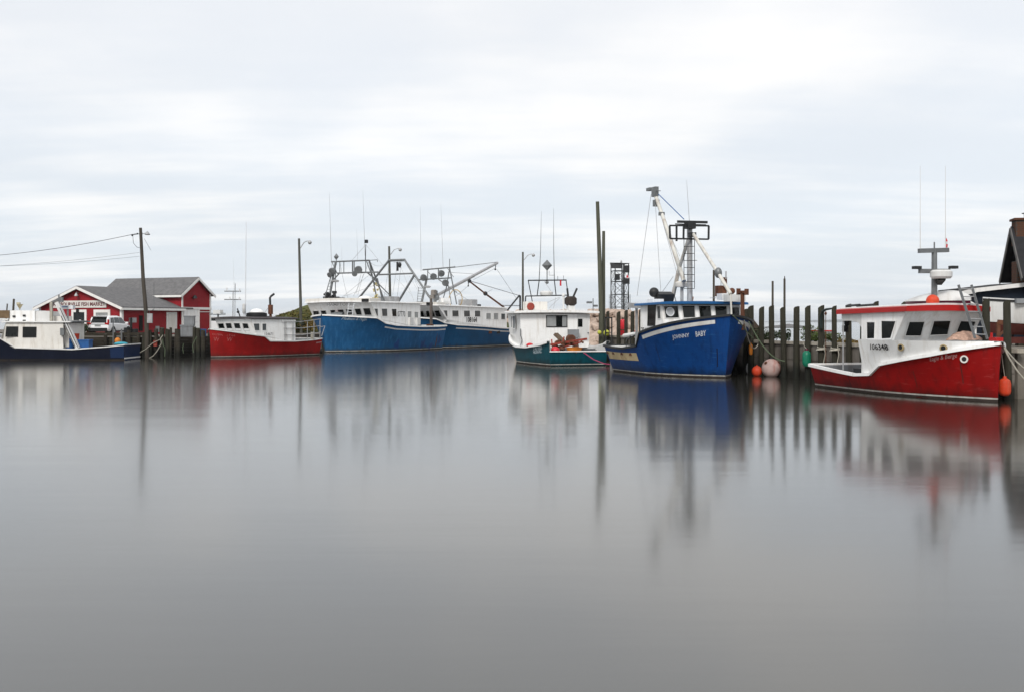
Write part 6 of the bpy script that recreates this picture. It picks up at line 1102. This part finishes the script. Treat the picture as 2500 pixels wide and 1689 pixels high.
# lifting arch between two pilings
p0, p1 = WP(t_of(2013), -.32, 3.62), WP(t_of(2045), -.32, 3.66); ar = empty('steel_hoop', p0, 0, 'dark bent pipe hoop with a hanging chain between two pilings', 'hoop'); d = p1-p0
MB().path([Vector((0, 0, -.95))+d*.16, Vector((0, 0, -.35))+d*.17, Vector((0, 0, -.08))+d*.3, d*.55+Vector((0, 0, .0)), d*.95+Vector((0, 0, .02))], [.085, .085, .07, .06, .05], 8).build('pipe', mat('dark_green_pipe', (.014, .022, .021), .5, .2, 3), ar, True); MB().tube(d*.5+Vector((0, -.05, -.25)), d*.5+Vector((0, -.05, -2.7)), .018, n=5).build('chain', 'rust', ar); MB().lathe([(.02, .1), (.07, 0), (.02, -.1)], d*.5+Vector((0, -.05, -.2)), 8).build('shackle', 'rust', ar)
for i, (px, lab) in enumerate([(2013, 'pale rope coiled round a piling top, left of the hoop pair'), (2046, 'pale rope coiled round a piling, right of the hoop pair')]):
    c = WP(t_of(px), -.17, 1.72); mb = MB()
    for k in range(4): mb.path([c+Vector((math.cos(a_*.6)*(.21+.02*k), math.sin(a_*.6)*(.21+.02*k), -.05*k+.04*math.sin(a_*.6+k))) for a_ in range(12)], .028, 5)
    mb.path([c+Vector((.05, -.24, .1)), c+Vector((.1, -.3, -.3)), c+Vector((0, -.26, -.9)), c+Vector((.02, -.26, -1.3))], .026, 5); thing_mesh('piling_rope', mb, 'rope', lab, 'rope', True)
thing_mesh('magenta_line', MB().path([T.W((.3, -.2, 1.02)), T.W((-.1, -.45, .85)), T.W((-.6, -.9, .45)), T.W((-1.0, -1.5, .18)), T.W((-1.4, -2.4, .05))], .035, 6), 'rope2', 'magenta rope trailing from the teal stern into the water', 'rope', True)
wb = J.W((9.4, 1.6, 3.05)); thing_mesh('bow_mooring_line', MB().path(sag(wb, WP(t_of(1930), -.35, .9), .5, 14), .03, 6), 'rope3', 'green mooring line from the bright blue bow to the wharf', 'rope', True)
thing_mesh('bow_fender_line', MB().path(sag(J.W((9.6, 1.2, 3.1)), WP(t_of(1862), -.3, 1.75), .75, 14), .028, 6), 'rope', 'pale slack line from the bright blue bow to a piling', 'rope', True)
for i, (z, tt, lab) in enumerate([(2.32, t_of(2530), 'upper pale mooring line from the red bow to the wharf'), (2.25, t_of(2540), 'lower pale mooring line from the red bow to the wharf')]): thing_mesh('bow_line', MB().path(sag(R.W((10.4, .1+.1*i, z)), WP(tt, -.3, 1.1-.5*i), .12+.15*i, 12), .032, 6), 'rope', lab, 'rope', True)
# weeds and low plants along the wharf top
random.seed(17)
for i, (px, r, h, m_, lab) in enumerate([(1850, 1.0, .9, 'leaf2', 'dark green weeds on the wharf left of the second right-hand piling'), (1875, 1.0, .75, 'leaf2', 'dark green weeds on the wharf between slim pole and piling'), (1905, .35, .8, 'leaf2', 'sparse tall weed on the wharf by the slim poles'), (1972, .6, 1.0, 'leaf', 'tall green weed beside the piling with the green fender'), (1998, .9, .7, 'leaf', 'yellow-green weeds on the wharf left of the steel hoop'), (2030, .9, .65, 'leaf', 'yellow-green weeds on the wharf under the steel hoop'), (2062, .7, .35, 'leaf3', 'brownish weeds on the wharf right of the steel hoop')]):
    c = WP(t_of(px)-1.3, 1.0, 1.80); bush('wharf_weeds', lab, c, (r, .5), h, m_, 650, .06, 60+i)
# things beyond the wharf
D = 106.; a = at(1925, 791, D); gz_ = empty('beach_canopy', (a.x, D, .9), .25, 'grey flat canopy on thin posts on the shore beyond the wharf', 'canopy'); w = 1.75; ht = a.z-.9
MB().add([(-w, -w, ht-.32), (w, -w, ht-.32), (w, w, ht-.32), (-w, w, ht-.32), (0, 0, ht)], [(0, 1, 4), (1, 2, 4), (2, 3, 4), (3, 0, 4), (0, 3, 2, 1)]).build('roof', 'shingle', gz_); MB().box((0, 0, ht-.37), (2*w, 2*w, .1)).build('valance', 'grey', gz_)
for x in (-w*.92, w*.92):
    for y in (-w*.92, w*.92): MB().tube((x, y, 0), (x, y, ht-.35), .04).build('post', 'lightgrey', gz_)
D = 74.; a, b_ = at(1984, 808, D), at(2042, 835, D); o = empty('grey_skip', ((a.x+b_.x)/2, D+.6, 1.3), -.1, 'grey bin with a red rim beyond the wharf pilings', 'bin'); w, h = b_.x-a.x, a.z-1.3; MB().box((0, 0, h/2-.03), (w, 1.1, h-.06)).build('tub', 'deckgrey', o); MB().box((0, 0, h), (w+.08, 1.2, .08)).build('rim', 'redrail', o); MB().box((-w/2-.02, 0, h*.45), (.08, 1.1, h*.7)).build('end_plate', 'redrail', o)
land('shingle_bank', 'sand', [(19.2, 70), (24.5, 71), (26, 78), (20, 78)], 1.3, -.6, 2)
# hauled-out white boat on the right
D = 51.; a = at(2426, 738, D); hb = empty('hauled_white_boat', (a.x, D, 1.88), math.radians(172), 'white boat with dark red bottom propped up on land at the right edge', 'boat')
hl = MB(); bt_ = MB(); rl_ = MB(); rows = []; rowb = []; rr_ = []
zk = EYE+(HY-800)*D/F-1.88; zs = EYE+(HY-742)*D/F-1.88
for i in range(15):
    u = i/14; x = -u*7.0; w = 1.15*(1-(1-u)**2.4)+.04; top = zs+.32*(1-u)**2; zc_ = zk+.30*(1-u)**2
    rows.append([Vector((x+(.5*(1-u)**2), y, z)) for y, z in ((-w, top), (-w*.97, top-.3), (-w*.8, zc_+.1), (-w*.7, zc_))]+[Vector((x+(.5*(1-u)**2), -y, z)) for y, z in ((-w*.7, zc_), (-w*.8, zc_+.1), (-w*.97, top-.3), (-w, top))])
    rowb.append([Vector((x+.3*(1-u)**2, y, z)) for y, z in ((-w*.71, zc_), (-w*.4, zc_-.35), (0, zc_-.55), (w*.4, zc_-.35), (w*.71, zc_))])
    rr_.append([Vector((x+(.52*(1-u)**2), y*(w+.03), top+z)) for y, z in ((-1, -.16), (-1, -.06), (-.97, -.06))])
hl.grid([r[:4] for r in rows]); hl.grid([r[4:] for r in rows]); hl.grid([[r[0], r[7]] for r in rows]); hl.build('hull', 'offwhite', hb, True); bt_.grid(rowb); bt_.build('bottom', 'keel', hb, True); rl_.grid(rr_); rl_.grid([[Vector((p.x, -p.y, p.z)) for p in r] for r in rr_]); rl_.build('rub_strake', 'black', hb)
MB().box((-3.5, 0, zs+.12), (5.4, 1.5, .22)).build('cabin_top', 'deckgrey', hb); MB().bar((-.6, 0, zk-.6), (-6.4, 0, zk-.6), .2, .3).build('keel', 'keel', hb)
for x in (-1.2, -3.2, -5.2):
    for y in (-1.0, 1.0): MB().bar((x, y*1.5, 0), (x, y*.7, zk+.1), .1).build('prop', 'timber', hb)
    MB().box((x, 0, (zk-.75)/2), (.3, .5, zk-.75)).build('keel_block', 'timber', hb)
o = thing_mesh('rusty_davit', MB().bar((0, 0, 0), (0, 0, 1.15), .14).bar((0, 0, 1.15), (.45, 0, 1.1), .2).bar((0, 0, .5), (.5, 0, 1.0), .08), 'rust', 'small rusty davit on the wharf below the hauled-out white boat', 'davit'); p = at(2437, 830, 47.); o.location = (p.x, 47., 1.86)
